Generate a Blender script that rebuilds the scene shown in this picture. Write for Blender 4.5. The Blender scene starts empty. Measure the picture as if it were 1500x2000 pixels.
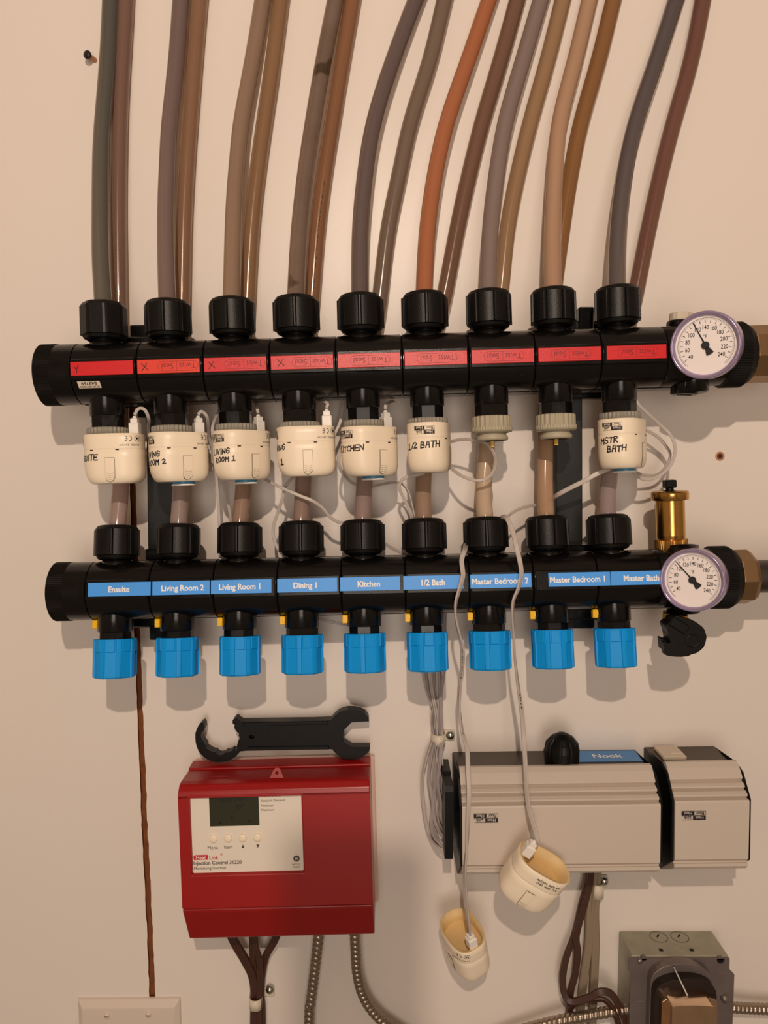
import bpy, math, random
from mathutils import Vector, Matrix
from mathutils.geometry import tessellate_polygon
PI = math.pi
random.seed(4)
S = bpy.context.scene
COL = S.collection

# ------------------------------------------------------------------ camera
F = 1500.0                      # focal length in pixels of the 1500 x 2000 frame
D = 0.74                        # lens to wall
PITCH = math.atan(120.0 / F)    # looking slightly down
cd = bpy.data.cameras.new('camera'); cam = bpy.data.objects.new('camera', cd); COL.objects.link(cam)
cam.location = (0, -D, 0)
cam.rotation_euler = (PI / 2 - PITCH, 0, 0)
cd.sensor_fit = 'VERTICAL'; cd.sensor_height = 32.0; cd.lens = 32.0 * F / 2000.0
cd.clip_start = 0.01; cd.clip_end = 50
S.camera = cam

# ------------------------------------------------------------------ light
w = bpy.data.worlds.new('world'); S.world = w; w.use_nodes = True
w.node_tree.nodes['Background'].inputs[0].default_value = (0.9, 0.82, 0.75, 1)
w.node_tree.nodes['Background'].inputs[1].default_value = 0.0
ld = bpy.data.lights.new('ceiling_bulb', 'POINT'); ld.energy = 27; ld.color = (1.0, 0.80, 0.64); ld.shadow_soft_size = 0.010
lo = bpy.data.objects.new('ceiling_bulb', ld); COL.objects.link(lo); lo.location = (-0.006, -1.13, 0.48)
l2 = bpy.data.lights.new('fill_light', 'AREA'); l2.shape = 'RECTANGLE'; l2.size = 0.9; l2.size_y = 1.5  # added fill panel that lifts the ambient level; no doorway is there
l2.energy = 21.0; l2.color = (1.0, 0.87, 0.76)
lo2 = bpy.data.objects.new('fill_light', l2); COL.objects.link(lo2)
lo2.location = (0.0, -2.9, -0.25); lo2.rotation_euler = (PI / 2, 0, 0)
S.view_settings.view_transform = 'Standard'; S.view_settings.look = 'None'
S.view_settings.gamma = 1.0; S.view_settings.use_curve_mapping = False
S.view_settings.exposure = 0.0

def W(px, py, d):
    """world point seen at photo pixel (px, py) that stands d in front of the wall"""
    u = (px - 750.0) / F; v = (py - 1000.0) / F
    c, s = math.cos(PITCH), math.sin(PITCH)
    dx, dy, dz = u, c - v * s, -s - v * c
    t = (D - d) / dy
    return Vector((t * dx, -d, t * dz))
def PX(p):
    x, y, z = p; y += D
    c, s = math.cos(PITCH), math.sin(PITCH)
    f = y * c - z * s; up = y * s + z * c
    return 750 + F * x / f, 1000 - F * up / f

# ------------------------------------------------------------------ materials
def srgb(h):
    h = h.lstrip('#'); o = []
    for i in (0, 2, 4):
        c = int(h[i:i + 2], 16) / 255.0
        o.append(c / 12.92 if c <= 0.04045 else ((c + 0.055) / 1.055) ** 2.4)
    return tuple(o) + (1.0,)
MATS = {}
def mat(name, col, rough=0.5, metal=0.0, spec=0.5, coat=0.0, var=0.0, vscale=40.0, bump=0.0, bscale=300.0,
        see=0.0, seecol=None, sss=0.0, dust=None, dscale=400.0, dthr=0.72, emit=None, rvar=0.0):
    if isinstance(col, str): col = srgb(col)
    m = bpy.data.materials.new(name); m.use_nodes = True
    nt = m.node_tree; N = nt.nodes; L = nt.links
    b = N['Principled BSDF']
    b.inputs['Base Color'].default_value = col
    b.inputs['Roughness'].default_value = rough
    b.inputs['Metallic'].default_value = metal
    b.inputs['Specular IOR Level'].default_value = spec
    b.inputs['Coat Weight'].default_value = coat
    if sss:
        b.inputs['Subsurface Weight'].default_value = sss
        b.inputs['Subsurface Radius'].default_value = (1, 0.5, 0.25)
        b.inputs['Subsurface Scale'].default_value = 0.004
    tc = N.new('ShaderNodeTexCoord')
    src = None
    if var > 0:
        n = N.new('ShaderNodeTexNoise'); n.inputs['Scale'].default_value = vscale; n.inputs['Detail'].default_value = 4
        L.new(tc.outputs['Object'], n.inputs['Vector'])
        mx = N.new('ShaderNodeMix'); mx.data_type = 'RGBA'
        mx.inputs[6].default_value = tuple(max(0, c * (1 - var)) for c in col[:3]) + (1,)
        mx.inputs[7].default_value = tuple(min(1, c * (1 + var)) for c in col[:3]) + (1,)
        L.new(n.outputs['Fac'], mx.inputs[0]); src = mx.outputs[2]
        L.new(src, b.inputs['Base Color'])
    if rvar > 0:
        n = N.new('ShaderNodeTexNoise'); n.inputs['Scale'].default_value = vscale * 1.7
        L.new(tc.outputs['Object'], n.inputs['Vector'])
        mr = N.new('ShaderNodeMapRange'); mr.inputs[3].default_value = max(0.05, rough - rvar); mr.inputs[4].default_value = rough + rvar
        L.new(n.outputs['Fac'], mr.inputs[0]); L.new(mr.outputs[0], b.inputs['Roughness'])
    if dust:
        n = N.new('ShaderNodeTexNoise'); n.inputs['Scale'].default_value = dscale; n.inputs['Detail'].default_value = 2
        L.new(tc.outputs['Object'], n.inputs['Vector'])
        r = N.new('ShaderNodeValToRGB'); r.color_ramp.elements[0].position = dthr; r.color_ramp.elements[1].position = dthr + 0.05
        L.new(n.outputs['Fac'], r.inputs[0])
        mx = N.new('ShaderNodeMix'); mx.data_type = 'RGBA'
        L.new(r.outputs[0], mx.inputs[0])
        if src: L.new(src, mx.inputs[6])
        else: mx.inputs[6].default_value = col
        mx.inputs[7].default_value = srgb(dust); L.new(mx.outputs[2], b.inputs['Base Color'])
    if bump > 0:
        n = N.new('ShaderNodeTexNoise'); n.inputs['Scale'].default_value = bscale; n.inputs['Detail'].default_value = 3
        L.new(tc.outputs['Object'], n.inputs['Vector'])
        bp = N.new('ShaderNodeBump'); bp.inputs['Strength'].default_value = bump; bp.inputs['Distance'].default_value = 0.0005
        L.new(n.outputs['Fac'], bp.inputs['Height']); L.new(bp.outputs[0], b.inputs['Normal'])
    if see > 0:
        t = N.new('ShaderNodeBsdfTransparent'); t.inputs[0].default_value = srgb(seecol or '#E8C9A0')
        ms = N.new('ShaderNodeMixShader'); ms.inputs[0].default_value = see
        L.new(b.outputs[0], ms.inputs[1]); L.new(t.outputs[0], ms.inputs[2])
        L.new(ms.outputs[0], N['Material Output'].inputs[0])
    MATS[name] = m
    return m
mat('wall_paint', '#E7DED5', 0.36, spec=0.40, bump=0.12, bscale=260, var=0.012, vscale=5)
mat('room_paint', '#A99C90', 0.8)
mat('gap_brown', '#7A4520', 0.9, var=0.45, vscale=160, bump=0.8, bscale=500)
mat('concrete', '#8B857C', 0.9)
mat('black_plastic', (0.0035, 0.0032, 0.0030, 1), 0.21, spec=0.38, rvar=0.08, vscale=60, bump=0.10, bscale=700, dust='#6E6252', dscale=500, dthr=0.80)
mat('black_matte', (0.0045, 0.0042, 0.004, 1), 0.40, spec=0.26, bump=0.25, bscale=900, dust='#6E6252', dscale=420, dthr=0.81)
mat('black_gloss', (0.008, 0.008, 0.008, 1), 0.16, spec=0.5)
mat('bar_black', '#0B0C0B', 0.5, dust='#4A4640', dscale=60, dthr=0.70)
mat('red_strip', '#D01C22', 0.34, var=0.06, vscale=30, bump=0.25, bscale=1500)
mat('red_strip_orange', '#DE3A24', 0.36, var=0.05, vscale=30, bump=0.25, bscale=1500)
mat('red_engrave', '#7E0A12', 0.5)
mat('ink', '#141018', 0.5)
mat('sticker_cream', '#D8CBB8', 0.6)
mat('label_blue', '#46A0F8', 0.42)
mat('label_white', '#F6F3EE', 0.5)
mat('cap_blue', (0.003, 0.31, 0.80, 1), 0.46, spec=0.25, var=0.05, vscale=30, bump=0.1, bscale=900)
mat('cream', '#F4E6CE', 0.36, spec=0.45, sss=0.0, var=0.015, vscale=30)
mat('cream_line', '#3A2A18', 0.6)
mat('cream_in', '#E3C58E', 0.6, var=0.08, vscale=80)
mat('disc_blue', '#2E86AE', 0.4)
mat('white_plastic', '#F1ECE4', 0.35)
mat('ring_grey', '#8F8A7E', 0.5, var=0.06, vscale=80)
mat('valve_grey', '#ABA38C', 0.5, var=0.06, vscale=80)
mat('pin_yellow', '#E2B758', 0.4)
mat('tab_yellow', '#F2BE12', 0.35)
mat('brass', (0.62, 0.36, 0.10, 1), 0.22, metal=1.0, var=0.15, vscale=60, rvar=0.06)
mat('brass_knurl', (0.60, 0.33, 0.09, 1), 0.3, metal=1.0)
mat('brass_dull', (0.30, 0.185, 0.09, 1), 0.42, metal=0.85, var=0.15, vscale=30)
mat('steel_pipe', '#5A5552', 0.4, metal=0.9)
mat('bezel', (0.36, 0.29, 0.45, 1), 0.2, metal=0.4, spec=0.6)
mat('dial', '#F1E9E6', 0.5)
mat('dial_ink', '#1A1A1E', 0.5)
mat('red_box', '#9A0B0A', 0.32, spec=0.5, bump=0.06, bscale=900)
mat('red_box_low', '#900909', 0.34, spec=0.5, bump=0.06, bscale=900)
mat('panel', '#E6DED0', 0.4)
mat('lcd', '#303224', 0.15)
mat('lcd_ink', '#060604', 0.3)
mat('logo_red', '#C71A2E', 0.5)
mat('print_grey', '#4C443E', 0.5)
mat('wrench', '#0B0A09', 0.42, spec=0.25, bump=0.1, bscale=500)
mat('cover_grey', '#C9BDB0', 0.45, bump=0.05, bscale=400)
mat('cover_lip', '#BDB2A8', 0.45)
mat('dark_top', '#4A3E33', 0.42)
mat('box_black', '#060606', 0.4, spec=0.25)
mat('label_blue_dim', '#4C8FD0', 0.45)
mat('wire_grey', '#BDB3AB', 0.42, var=0.04, vscale=60)
mat('wire_cool', '#A59B99', 0.45)
mat('wire_white', '#E9E2D8', 0.4)
mat('wire_brown', '#45291F', 0.42, var=0.1, vscale=60)
mat('wire_tan', '#8E7E6A', 0.45, var=0.06, vscale=60)
mat('nylon', '#D8CDB8', 0.4, sss=0.0)
mat('screw', '#B9BBB2', 0.22, metal=1.0)
mat('screw_rust', '#6B4A3A', 0.5, metal=0.6)
mat('copper', '#C08A66', 0.6, metal=0.1)
mat('conduit', '#A39484', 0.32, metal=0.9, var=0.2, vscale=120)
mat('galv', '#A3A08F', 0.45, metal=0.55, var=0.25, vscale=60, rvar=0.1)
mat('galv_face', '#7E7370', 0.42, metal=0.6, var=0.2, vscale=45, rvar=0.1)
mat('core_dark', '#2A211C', 0.5, metal=0.4)
mat('bell_copper', (0.82, 0.58, 0.40, 1), 0.14, metal=1.0, var=0.25, vscale=40)
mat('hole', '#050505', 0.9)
mat('plate', '#D9CCBE', 0.4)
mat('backplate', '#E6C4B4', 0.5)
mat('lead_spot', '#C9CCC8', 0.4)

def tag(o, label=None, cat=None, group=None, kind=None):
    if label: o['label'] = label
    if cat: o['category'] = cat
    if group: o['group'] = group
    if kind: o['kind'] = kind
    return o
def empty(name, mw, label=None, cat=None, group=None):
    o = bpy.data.objects.new(name, None); COL.objects.link(o)
    o.empty_display_size = 0.01
    o.matrix_world = mw if isinstance(mw, Matrix) else Matrix.Translation(mw)
    return tag(o, label, cat, group)
def copy_tree(o, parent=None):
    c = o.copy(); COL.objects.link(c)
    if parent is not None: c.parent = parent
    for ch in list(o.children): copy_tree(ch, c)
    return c

# ------------------------------------------------------------------ mesh builder
_TXT = {}
def text_geo(body, bold=0.0):
    key = (body, bold)
    if key in _TXT: return _TXT[key]
    cu = bpy.data.curves.new('t', 'FONT'); cu.body = body; cu.size = 1.0; cu.resolution_u = 3
    cu.offset = bold; cu.align_x = 'CENTER'; cu.fill_mode = 'FRONT'
    ob = bpy.data.objects.new('t', cu); COL.objects.link(ob)
    bpy.context.view_layer.update()
    me = bpy.data.meshes.new_from_object(ob.evaluated_get(bpy.context.evaluated_depsgraph_get()))
    vs = [(v.co.x, v.co.y - 0.35) for v in me.vertices]; fs = [tuple(p.vertices) for p in me.polygons]
    bpy.data.objects.remove(ob); bpy.data.curves.remove(cu); bpy.data.meshes.remove(me)
    _TXT[key] = (vs, fs)
    return _TXT[key]

class MB:
    def __init__(s): s.v = []; s.f = []; s.m = []; s.sm = []; s.mi = 0; s.smooth = True
    def mat(s, i): s.mi = i; return s
    def flat(s): s.smooth = False; return s
    def soft(s): s.smooth = True; return s
    def add(s, vs, fs, M=None):
        n = len(s.v)
        for p in vs:
            p = Vector(p); s.v.append(M @ p if M is not None else p)
        for f in fs: s.f.append(tuple(i + n for i in f)); s.m.append(s.mi); s.sm.append(s.smooth)
        return s
    def box(s, c, d, M=None, ch=0.0):
        """box centred at c with size d, edges chamfered by ch"""
        hx, hy, hz = d[0] / 2, d[1] / 2, d[2] / 2
        sm, s.smooth = s.smooth, False
        if ch <= 0:
            vs = [(c[0] + a * hx, c[1] + b * hy, c[2] + e * hz) for a in (-1, 1) for b in (-1, 1) for e in (-1, 1)]
            s.add(vs, [(0, 1, 3, 2), (4, 6, 7, 5), (0, 4, 5, 1), (2, 3, 7, 6), (0, 2, 6, 4), (1, 5, 7, 3)], M)
        else:
            vs = []; idx = {}
            for a in (-1, 1):
                for b in (-1, 1):
                    for e in (-1, 1):
                        for k in range(3):
                            p = [hx - ch, hy - ch, hz - ch]; p[k] += ch
                            idx[(a, b, e, k)] = len(vs); vs.append((c[0] + a * p[0], c[1] + b * p[1], c[2] + e * p[2]))
            fs = []
            g = (-1, 1)
            for a in g:
                fs.append([idx[(a, -1, -1, 0)], idx[(a, 1, -1, 0)], idx[(a, 1, 1, 0)], idx[(a, -1, 1, 0)]])
                fs.append([idx[(-1, a, -1, 1)], idx[(1, a, -1, 1)], idx[(1, a, 1, 1)], idx[(-1, a, 1, 1)]])
                fs.append([idx[(-1, -1, a, 2)], idx[(1, -1, a, 2)], idx[(1, 1, a, 2)], idx[(-1, 1, a, 2)]])
                for b in g:
                    fs.append([idx[(a, b, -1, 0)], idx[(a, b, -1, 1)], idx[(a, b, 1, 1)], idx[(a, b, 1, 0)]])
                    fs.append([idx[(a, -1, b, 0)], idx[(a, -1, b, 2)], idx[(a, 1, b, 2)], idx[(a, 1, b, 0)]])
                    fs.append([idx[(-1, a, b, 1)], idx[(-1, a, b, 2)], idx[(1, a, b, 2)], idx[(1, a, b, 1)]])
                    for e in g: fs.append([idx[(a, b, e, 0)], idx[(a, b, e, 1)], idx[(a, b, e, 2)]])
            cc = Vector(c)
            out = []
            for f in fs:
                p = [Vector(vs[i]) for i in f]; nrm = (p[1] - p[0]).cross(p[2] - p[0])
                ctr = sum(p, Vector()) / len(p)
                out.append(tuple(f) if nrm.dot(ctr - cc) > 0 else tuple(reversed(f)))
            s.add(vs, out, M)
        s.smooth = sm
        return s
    def lathe(s, prof, n=32, M=None, rf=None, cap=True, a0=0.0):
        """prof: list of (r, z) along +z; rf(angle, k, r, z) -> r"""
        vs = []; fs = []
        for k, (r, z) in enumerate(prof):
            for i in range(n):
                a = a0 + 2 * PI * i / n
                rr = rf(a, k, r, z) if rf else r
                vs.append((rr * math.cos(a), rr * math.sin(a), z))
        up = prof[-1][1] >= prof[0][1]
        for k in range(len(prof) - 1):
            for i in range(n):
                j = (i + 1) % n
                q = (k * n + i, k * n + j, (k + 1) * n + j, (k + 1) * n + i)
                fs.append(q if up else q[::-1])
        s.add(vs, fs, M)
        if cap:
            sm, s.smooth = s.smooth, False
            if prof[0][0] > 1e-6: s.add(vs[:n], [tuple(range(n))[::-1] if up else tuple(range(n))], M)
            if prof[-1][0] > 1e-6: s.add(vs[-n:], [tuple(range(n)) if up else tuple(range(n))[::-1]], M)
            s.smooth = sm
        return s
    def prism(s, pts, y0, y1, M=None, holes=()):
        """outline in x,z (counter-clockwise seen from -y) extruded from y0 (front) to y1 (back)"""
        loops = [list(pts)] + [list(h) for h in holes]
        tri = tessellate_polygon([[Vector((p[0], p[1], 0)) for p in l] for l in loops])
        flat = [p for l in loops for p in l]; n = len(flat)
        vs = [(p[0], y0, p[1]) for p in flat] + [(p[0], y1, p[1]) for p in flat]
        fs = []
        for t in tri:
            a, b, c = [Vector(flat[i]) for i in t]
            cr = (b.x - a.x) * (c.y - a.y) - (b.y - a.y) * (c.x - a.x)
            if abs(cr) < 1e-14: continue
            t = tuple(t) if cr > 0 else tuple(reversed(t))
            fs.append(t); fs.append(tuple(i + n for i in reversed(t)))
        o = 0
        for li, l in enumerate(loops):
            ar = sum(l[i][0] * l[(i + 1) % len(l)][1] - l[(i + 1) % len(l)][0] * l[i][1] for i in range(len(l)))
            ccw = (ar > 0) == (li == 0)
            for i in range(len(l)):
                a, b = o + i, o + (i + 1) % len(l)
                q = (a, a + n, b + n, b)
                fs.append(q if ccw else q[::-1])
            o += len(l)
        sm, s.smooth = s.smooth, False
        s.add(vs, fs, M); s.smooth = sm
        return s
    def sweep(s, pts, sec, closed_sec=True, twist=None, up=Vector((0, -1, 0)), rad=None, caps=True):
        """pts: path; sec: list of (a,b) offsets (a along side, b along normal); twist(t)->angle; rad(i, j, arclen)->scale"""
        P = [Vector(p) for p in pts]; n = len(P); m = len(sec)
        vs = []; L = 0.0; prevN = None
        for i in range(n):
            T = (P[min(i + 1, n - 1)] - P[max(i - 1, 0)]).normalized()
            if prevN is None:
                Nn = up - T * up.dot(T)
                if Nn.length < 1e-3: Nn = Vector((1, 0, 0)) - T * T.x
            else: Nn = prevN - T * prevN.dot(T)
            Nn.normalize(); prevN = Nn
            B = T.cross(Nn)
            if i: L += (P[i] - P[i - 1]).length
            a = twist(L) if twist else 0.0
            ca, sa = math.cos(a), math.sin(a)
            N2 = Nn * ca + B * sa; B2 = B * ca - Nn * sa
            for j, (x, y) in enumerate(sec):
                k = rad(i, j, L) if rad else 1.0
                vs.append(P[i] + B2 * (x * k) + N2 * (y * k))
        fs = []
        for i in range(n - 1):
            for j in range(m):
                k = (j + 1) % m
                fs.append((i * m + j, i * m + k, (i + 1) * m + k, (i + 1) * m + j))
        if caps: fs.append(tuple(range(m))[::-1]); fs.append(tuple((n - 1) * m + j for j in range(m)))
        return s.add(vs, fs)
    def text(s, body, size, place, bold=0.0, flip=False, sx=1.0):
        """place(u, v) -> point; u right, v up, in metres; flip = turned upside down"""
        vs, fs = text_geo(body, bold); k = -1 if flip else 1
        sm, s.smooth = s.smooth, False
        s.add([place(k * x * size * sx, k * y * size) for x, y in vs], fs); s.smooth = sm
        return s
    def strokes(s, lines, wd, place):
        """pen strokes as thin flat ribbons: lines of (u, v) points"""
        sm, s.smooth = s.smooth, False
        for l in lines:
            q = [Vector(p) for p in l]
            dense = []
            for a, b in zip(q[:-1], q[1:]):
                k = max(1, int((b - a).length / 0.0012))
                dense += [a.lerp(b, i / k) for i in range(k)]
            dense.append(q[-1])
            vs = []; fs = []
            for i, p in enumerate(dense):
                t = (dense[min(i + 1, len(dense) - 1)] - dense[max(i - 1, 0)])
                if t.length < 1e-9: t = Vector((1, 0))
                t.normalize(); nn = Vector((-t.y, t.x)) * wd / 2
                e = t * (wd / 2) * (-1 if i == 0 else (1 if i == len(dense) - 1 else 0))
                vs += [place(*(p + e + nn)), place(*(p + e - nn))]
            for i in range(len(dense) - 1): fs.append((2 * i, 2 * i + 1, 2 * i + 3, 2 * i + 2))
            s.add(vs, fs)
        s.smooth = sm
        return s
    def build(s, name, mats, parent=None, mw=None, bevel=0.0, label=None, seg=2, local=None):
        me = bpy.data.meshes.new(name); me.from_pydata([tuple(p) for p in s.v], [], s.f)
        if isinstance(mats, str): mats = [mats]
        for m in mats: me.materials.append(MATS[m])
        me.polygons.foreach_set('material_index', s.m)
        me.polygons.foreach_set('use_smooth', s.sm)
        me.update()
        o = bpy.data.objects.new(name, me); COL.objects.link(o)
        if parent is not None: o.parent = parent
        if mw is not None: o.matrix_world = mw
        if local is not None: o.location = local
        if bevel:
            b = o.modifiers.new('bevel', 'BEVEL'); b.width = bevel; b.segments = seg; b.limit_method = 'ANGLE'; b.angle_limit = math.radians(40)
            b.harden_normals = False
        if label: o['label'] = label
        return o
def spline(pts, k=10):
    P = [Vector(p) for p in pts]
    P = [P[0] * 2 - P[1]] + P + [P[-1] * 2 - P[-2]]
    out = []
    for i in range(1, len(P) - 2):
        a, b, c, d = P[i - 1:i + 3]
        for j in range(k):
            t = j / k
            out.append(0.5 * ((2 * b) + (c - a) * t + (2 * a - 5 * b + 4 * c - d) * t * t + (3 * b - a - 3 * c + d) * t ** 3))
    out.append(P[-2].copy())
    return out
def circ(r, n=12, rx=1.0): return [(r * rx * math.cos(2 * PI * i / n), r * math.sin(2 * PI * i / n)) for i in range(n)]
def twin(r, g=0.85):
    """section of a flat two-core cable, wide along a"""
    o = []
    for i in range(7):
        a = -PI / 2 + 0.45 + (PI - 0.9) * i / 6; o.append((r * g + r * math.cos(a), r * math.sin(a)))
    o.append((0, r * 0.12))
    for i in range(7):
        a = PI / 2 + 0.45 + (PI - 0.9) * i / 6; o.append((-r * g + r * math.cos(a), r * math.sin(a)))
    o.append((0, -r * 0.12))
    return o
RX90 = Matrix.Rotation(PI / 2, 4, 'X')      # local +z -> -y (towards the viewer)
RY90 = Matrix.Rotation(PI / 2, 4, 'Y')      # local +z -> +x
T = Matrix.Translation
def R(a, ax): return Matrix.Rotation(math.radians(a), 4, ax)

# ------------------------------------------------------------------ setting: the wall with its open seam, and the small room
def seam():
    L = []; Rr = []
    ys = [700, 760, 820, 880, 940, 1000, 1060, 1130, 1200]
    pts = [(700, 257), (820, 258), (940, 259), (1060, 263), (1200, 266), (1300, 271), (1400, 274), (1500, 279), (1600, 282), (1700, 287), (1800, 292), (1900, 296), (1960, 298)]
    rnd = random.Random(7)
    y = 700
    while y <= 1960:
        for a, b in zip(pts[:-1], pts[1:]):
            if a[0] <= y <= b[0]:
                x = a[1] + (b[1] - a[1]) * (y - a[0]) / (b[0] - a[0]); break
        L.append(W(x - 5.8 + rnd.uniform(-0.8, 0.6), y, 0)); Rr.append(W(x + 5.4 + rnd.uniform(-0.9, 0.9), y, 0))
        y += 12
    return L, Rr
L, Rr = seam()
X0, X1, Z0, Z1 = -1.3, 1.3, -1.15, 1.5
m = MB().flat()
n = len(L)
for i in range(n - 1):
    a, b = L[i], L[i + 1]; c, d = Rr[i], Rr[i + 1]
    m.add([(X0, 0, a.z), (a.x, 0, a.z), (b.x, 0, b.z), (X0, 0, b.z)], [(0, 3, 2, 1)])
    m.add([(c.x, 0, c.z), (X1, 0, c.z), (X1, 0, d.z), (d.x, 0, d.z)], [(0, 3, 2, 1)])
m.add([(X0, 0, L[0].z), (L[0].x, 0, L[0].z), (Rr[0].x, 0, L[0].z), (X1, 0, L[0].z), (X1, 0, Z1), (X0, 0, Z1)], [(0, 1, 2, 3, 4, 5)])
m.add([(X0, 0, L[-1].z), (L[-1].x, 0, L[-1].z), (Rr[-1].x, 0, L[-1].z), (X1, 0, L[-1].z), (X1, 0, Z0), (X0, 0, Z0)], [(5, 4, 3, 2, 1, 0)])
m.mat(1)
dep = 0.0035
for i in range(n - 1):
    for Q in (L, Rr):
        a, b = Q[i], Q[i + 1]
        m.add([(a.x, 0, a.z), (a.x, dep, a.z), (b.x, dep, b.z), (b.x, 0, b.z)], [(0, 1, 2, 3)])
    a, b, c, d = L[i], L[i + 1], Rr[i], Rr[i + 1]
    m.add([(a.x, dep, a.z), (c.x, dep, c.z), (d.x, dep, d.z), (b.x, dep, b.z)], [(0, 3, 2, 1)])
tag(m.build('wall_back', ['wall_paint', 'gap_brown']), kind='structure')
YB = -3.0
m = MB().box(((X0 - 0.03), YB / 2, (Z0 + Z1) / 2), (0.06, -YB + 0.1, Z1 - Z0)); tag(m.build('wall_left', 'room_paint'), kind='structure')
m = MB().box(((X1 + 0.03), YB / 2, (Z0 + Z1) / 2), (0.06, -YB + 0.1, Z1 - Z0)); tag(m.build('wall_right', 'room_paint'), kind='structure')
m = MB().box((0, YB - 0.03, (Z0 + Z1) / 2), (X1 - X0, 0.06, Z1 - Z0)); tag(m.build('wall_front', 'room_paint'), kind='structure')
m = MB().box((0, YB / 2, Z0 - 0.03), (X1 - X0, -YB, 0.06)); tag(m.build('floor', 'concrete'), kind='structure')
m = MB().box((0, YB / 2, Z1 + 0.03), (X1 - X0, -YB, 0.06)); tag(m.build('ceiling', 'room_paint'), kind='structure')

# ------------------------------------------------------------------ the two manifolds
PITCHM = 0.055
def manifold_matrix(pa, pb, tilt):
    """axis runs through photo pixels pa and pb (first and ninth port); its distance from the wall follows from the 8 x 55 mm between them"""
    lo_, hi_ = 0.0, 0.2
    for _ in range(40):
        d = (lo_ + hi_) / 2
        if (W(*pb, d) - W(*pa, d)).length > 8 * PITCHM: lo_ = d
        else: hi_ = d
    A, B = W(*pa, d), W(*pb, d)
    ang = math.atan2((B - A).z, (B - A).x)
    return T(A) @ Matrix.Rotation(-ang, 4, 'Y') @ R(tilt, 'X'), d
MR, dR = manifold_matrix((207, 730), (1208, 700), -3)
MBl, dB = manifold_matrix((227, 1153), (1194, 1132), -11)
print('depths', dR, dB)
RB = 0.0256    # manifold body radius
OFFR, OFFB = 0.0065, 0.0090    # the outlets sit left of the middle of their module
PADY = -(RB + 0.0016)

def nut_shape(octo=False, hgt=0.0315):
    """big ribbed compression nut, bottom at z=0"""
    def rf(a, k, r, z):
        if octo:
            b = (a + PI / 8) % (PI / 4) - PI / 8
            rr = r * 0.965 / math.cos(b)
            return min(rr, r * 1.02)
        b = (a + PI / 2 + PI / 8) % (PI / 4) - PI / 8      # ribs every 45 degrees, one to the front
        g = abs(b)
        rib = 0.0010 if (g < 0.050 and 3 <= k <= 4) else (-0.0004 if g < 0.08 and 3 <= k <= 5 else 0.0)
        ear = 0.0
        return r + rib + ear
    R0 = 0.0190
    pr = [(0.0140, -0.0006), (R0 - 0.0026, 0.0006), (R0 - 0.0014, 0.0030), (R0 + 0.0002, 0.0034), (R0, hgt - 0.0040),
          (R0 - 0.0005, hgt - 0.0032), (R0 - 0.0022, hgt - 0.0008), (R0 - 0.0042, hgt), (0.0085, hgt), (0.0085, hgt - 0.003)]
    return MB().flat().lathe(pr, 216 if not octo else 64, rf=rf, cap=False)

# pen lettering
PEN = {'E': [[(1, 0), (0, 0), (0, 1), (1, 1)], [(0, .5), (.8, .5)]], 'N': [[(0, 0), (0, 1), (.9, 0), (.9, 1)]], 'S': [[(.9, .9), (.4, 1), (0, .8), (.2, .55), (.8, .45), (.9, .15), (.5, 0), (0, .1)]],
       'U': [[(0, 1), (0, .2), (.4, 0), (.8, .2), (.8, 1)]], 'I': [[(.3, 0), (.3, 1)]], 'T': [[(0, 1), (1, 1)], [(.5, 1), (.45, 0)]], 'L': [[(0, 1), (0, 0), (.8, 0)]],
       'V': [[(0, 1), (.4, 0), (.9, 1)]], 'G': [[(.9, .85), (.5, 1), (.1, .7), (.1, .2), (.5, 0), (.9, .2), (.9, .5), (.5, .5)]], 'R': [[(0, 0), (0, 1), (.7, .95), (.8, .7), (.1, .5), (.9, 0)]],
       'O': [[(.4, 1), (0, .6), (.1, .1), (.5, 0), (.9, .4), (.8, .9), (.4, 1)]], 'M': [[(0, 0), (.1, 1), (.5, .4), (.95, 1), (1, 0)]], 'D': [[(0, 0), (0, 1), (.6, .9), (.9, .5), (.6, .05), (0, 0)]],
       'K': [[(0, 0), (0, 1)], [(.8, 1), (0, .45), (.9, 0)]], 'C': [[(.9, .9), (.4, 1), (0, .5), (.3, .05), (.9, .1)]], 'H': [[(0, 0), (0, 1)], [(.9, 0), (.9, 1)], [(0, .5), (.9, .5)]],
       'B': [[(0, 0), (0, 1), (.7, .9), (.7, .6), (0, .5), (.9, .35), (.8, .05), (0, 0)]], 'A': [[(0, 0), (.3, 1), (.7, 1), (.9, 0)], [(.15, .45), (.8, .45)]],
       '1': [[(.1, .8), (.5, 1), (.4, 0)], [(0, 0), (.9, .05)]], '2': [[(0, .8), (.4, 1), (.9, .75), (.1, 0), (1, .05)]], '/': [[(.2, 0), (.7, 1)]], 'X': [[(0, 1), (1, 0)], [(0, 0), (1, 1)]], ' ': []}
def pen(txt, h, wch, u0, v0, slope=0.0):
    rnd = random.Random(txt); out = []; u = u0
    for ch in txt:
        dv = rnd.uniform(-.08, .08) * h; sc = rnd.uniform(.88, 1.1)
        for l in PEN[ch]: out.append([(u + p[0] * wch * 0.78 + p[1] * h * 0.08, v0 + dv + p[1] * h * sc + slope * (u - u0)) for p in l])
        u += wch * (0.62 if ch in 'I /' else 1.0)
    return out

def flat_place(x, z, y): return lambda u, v: (x + u, y, z + v)

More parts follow.
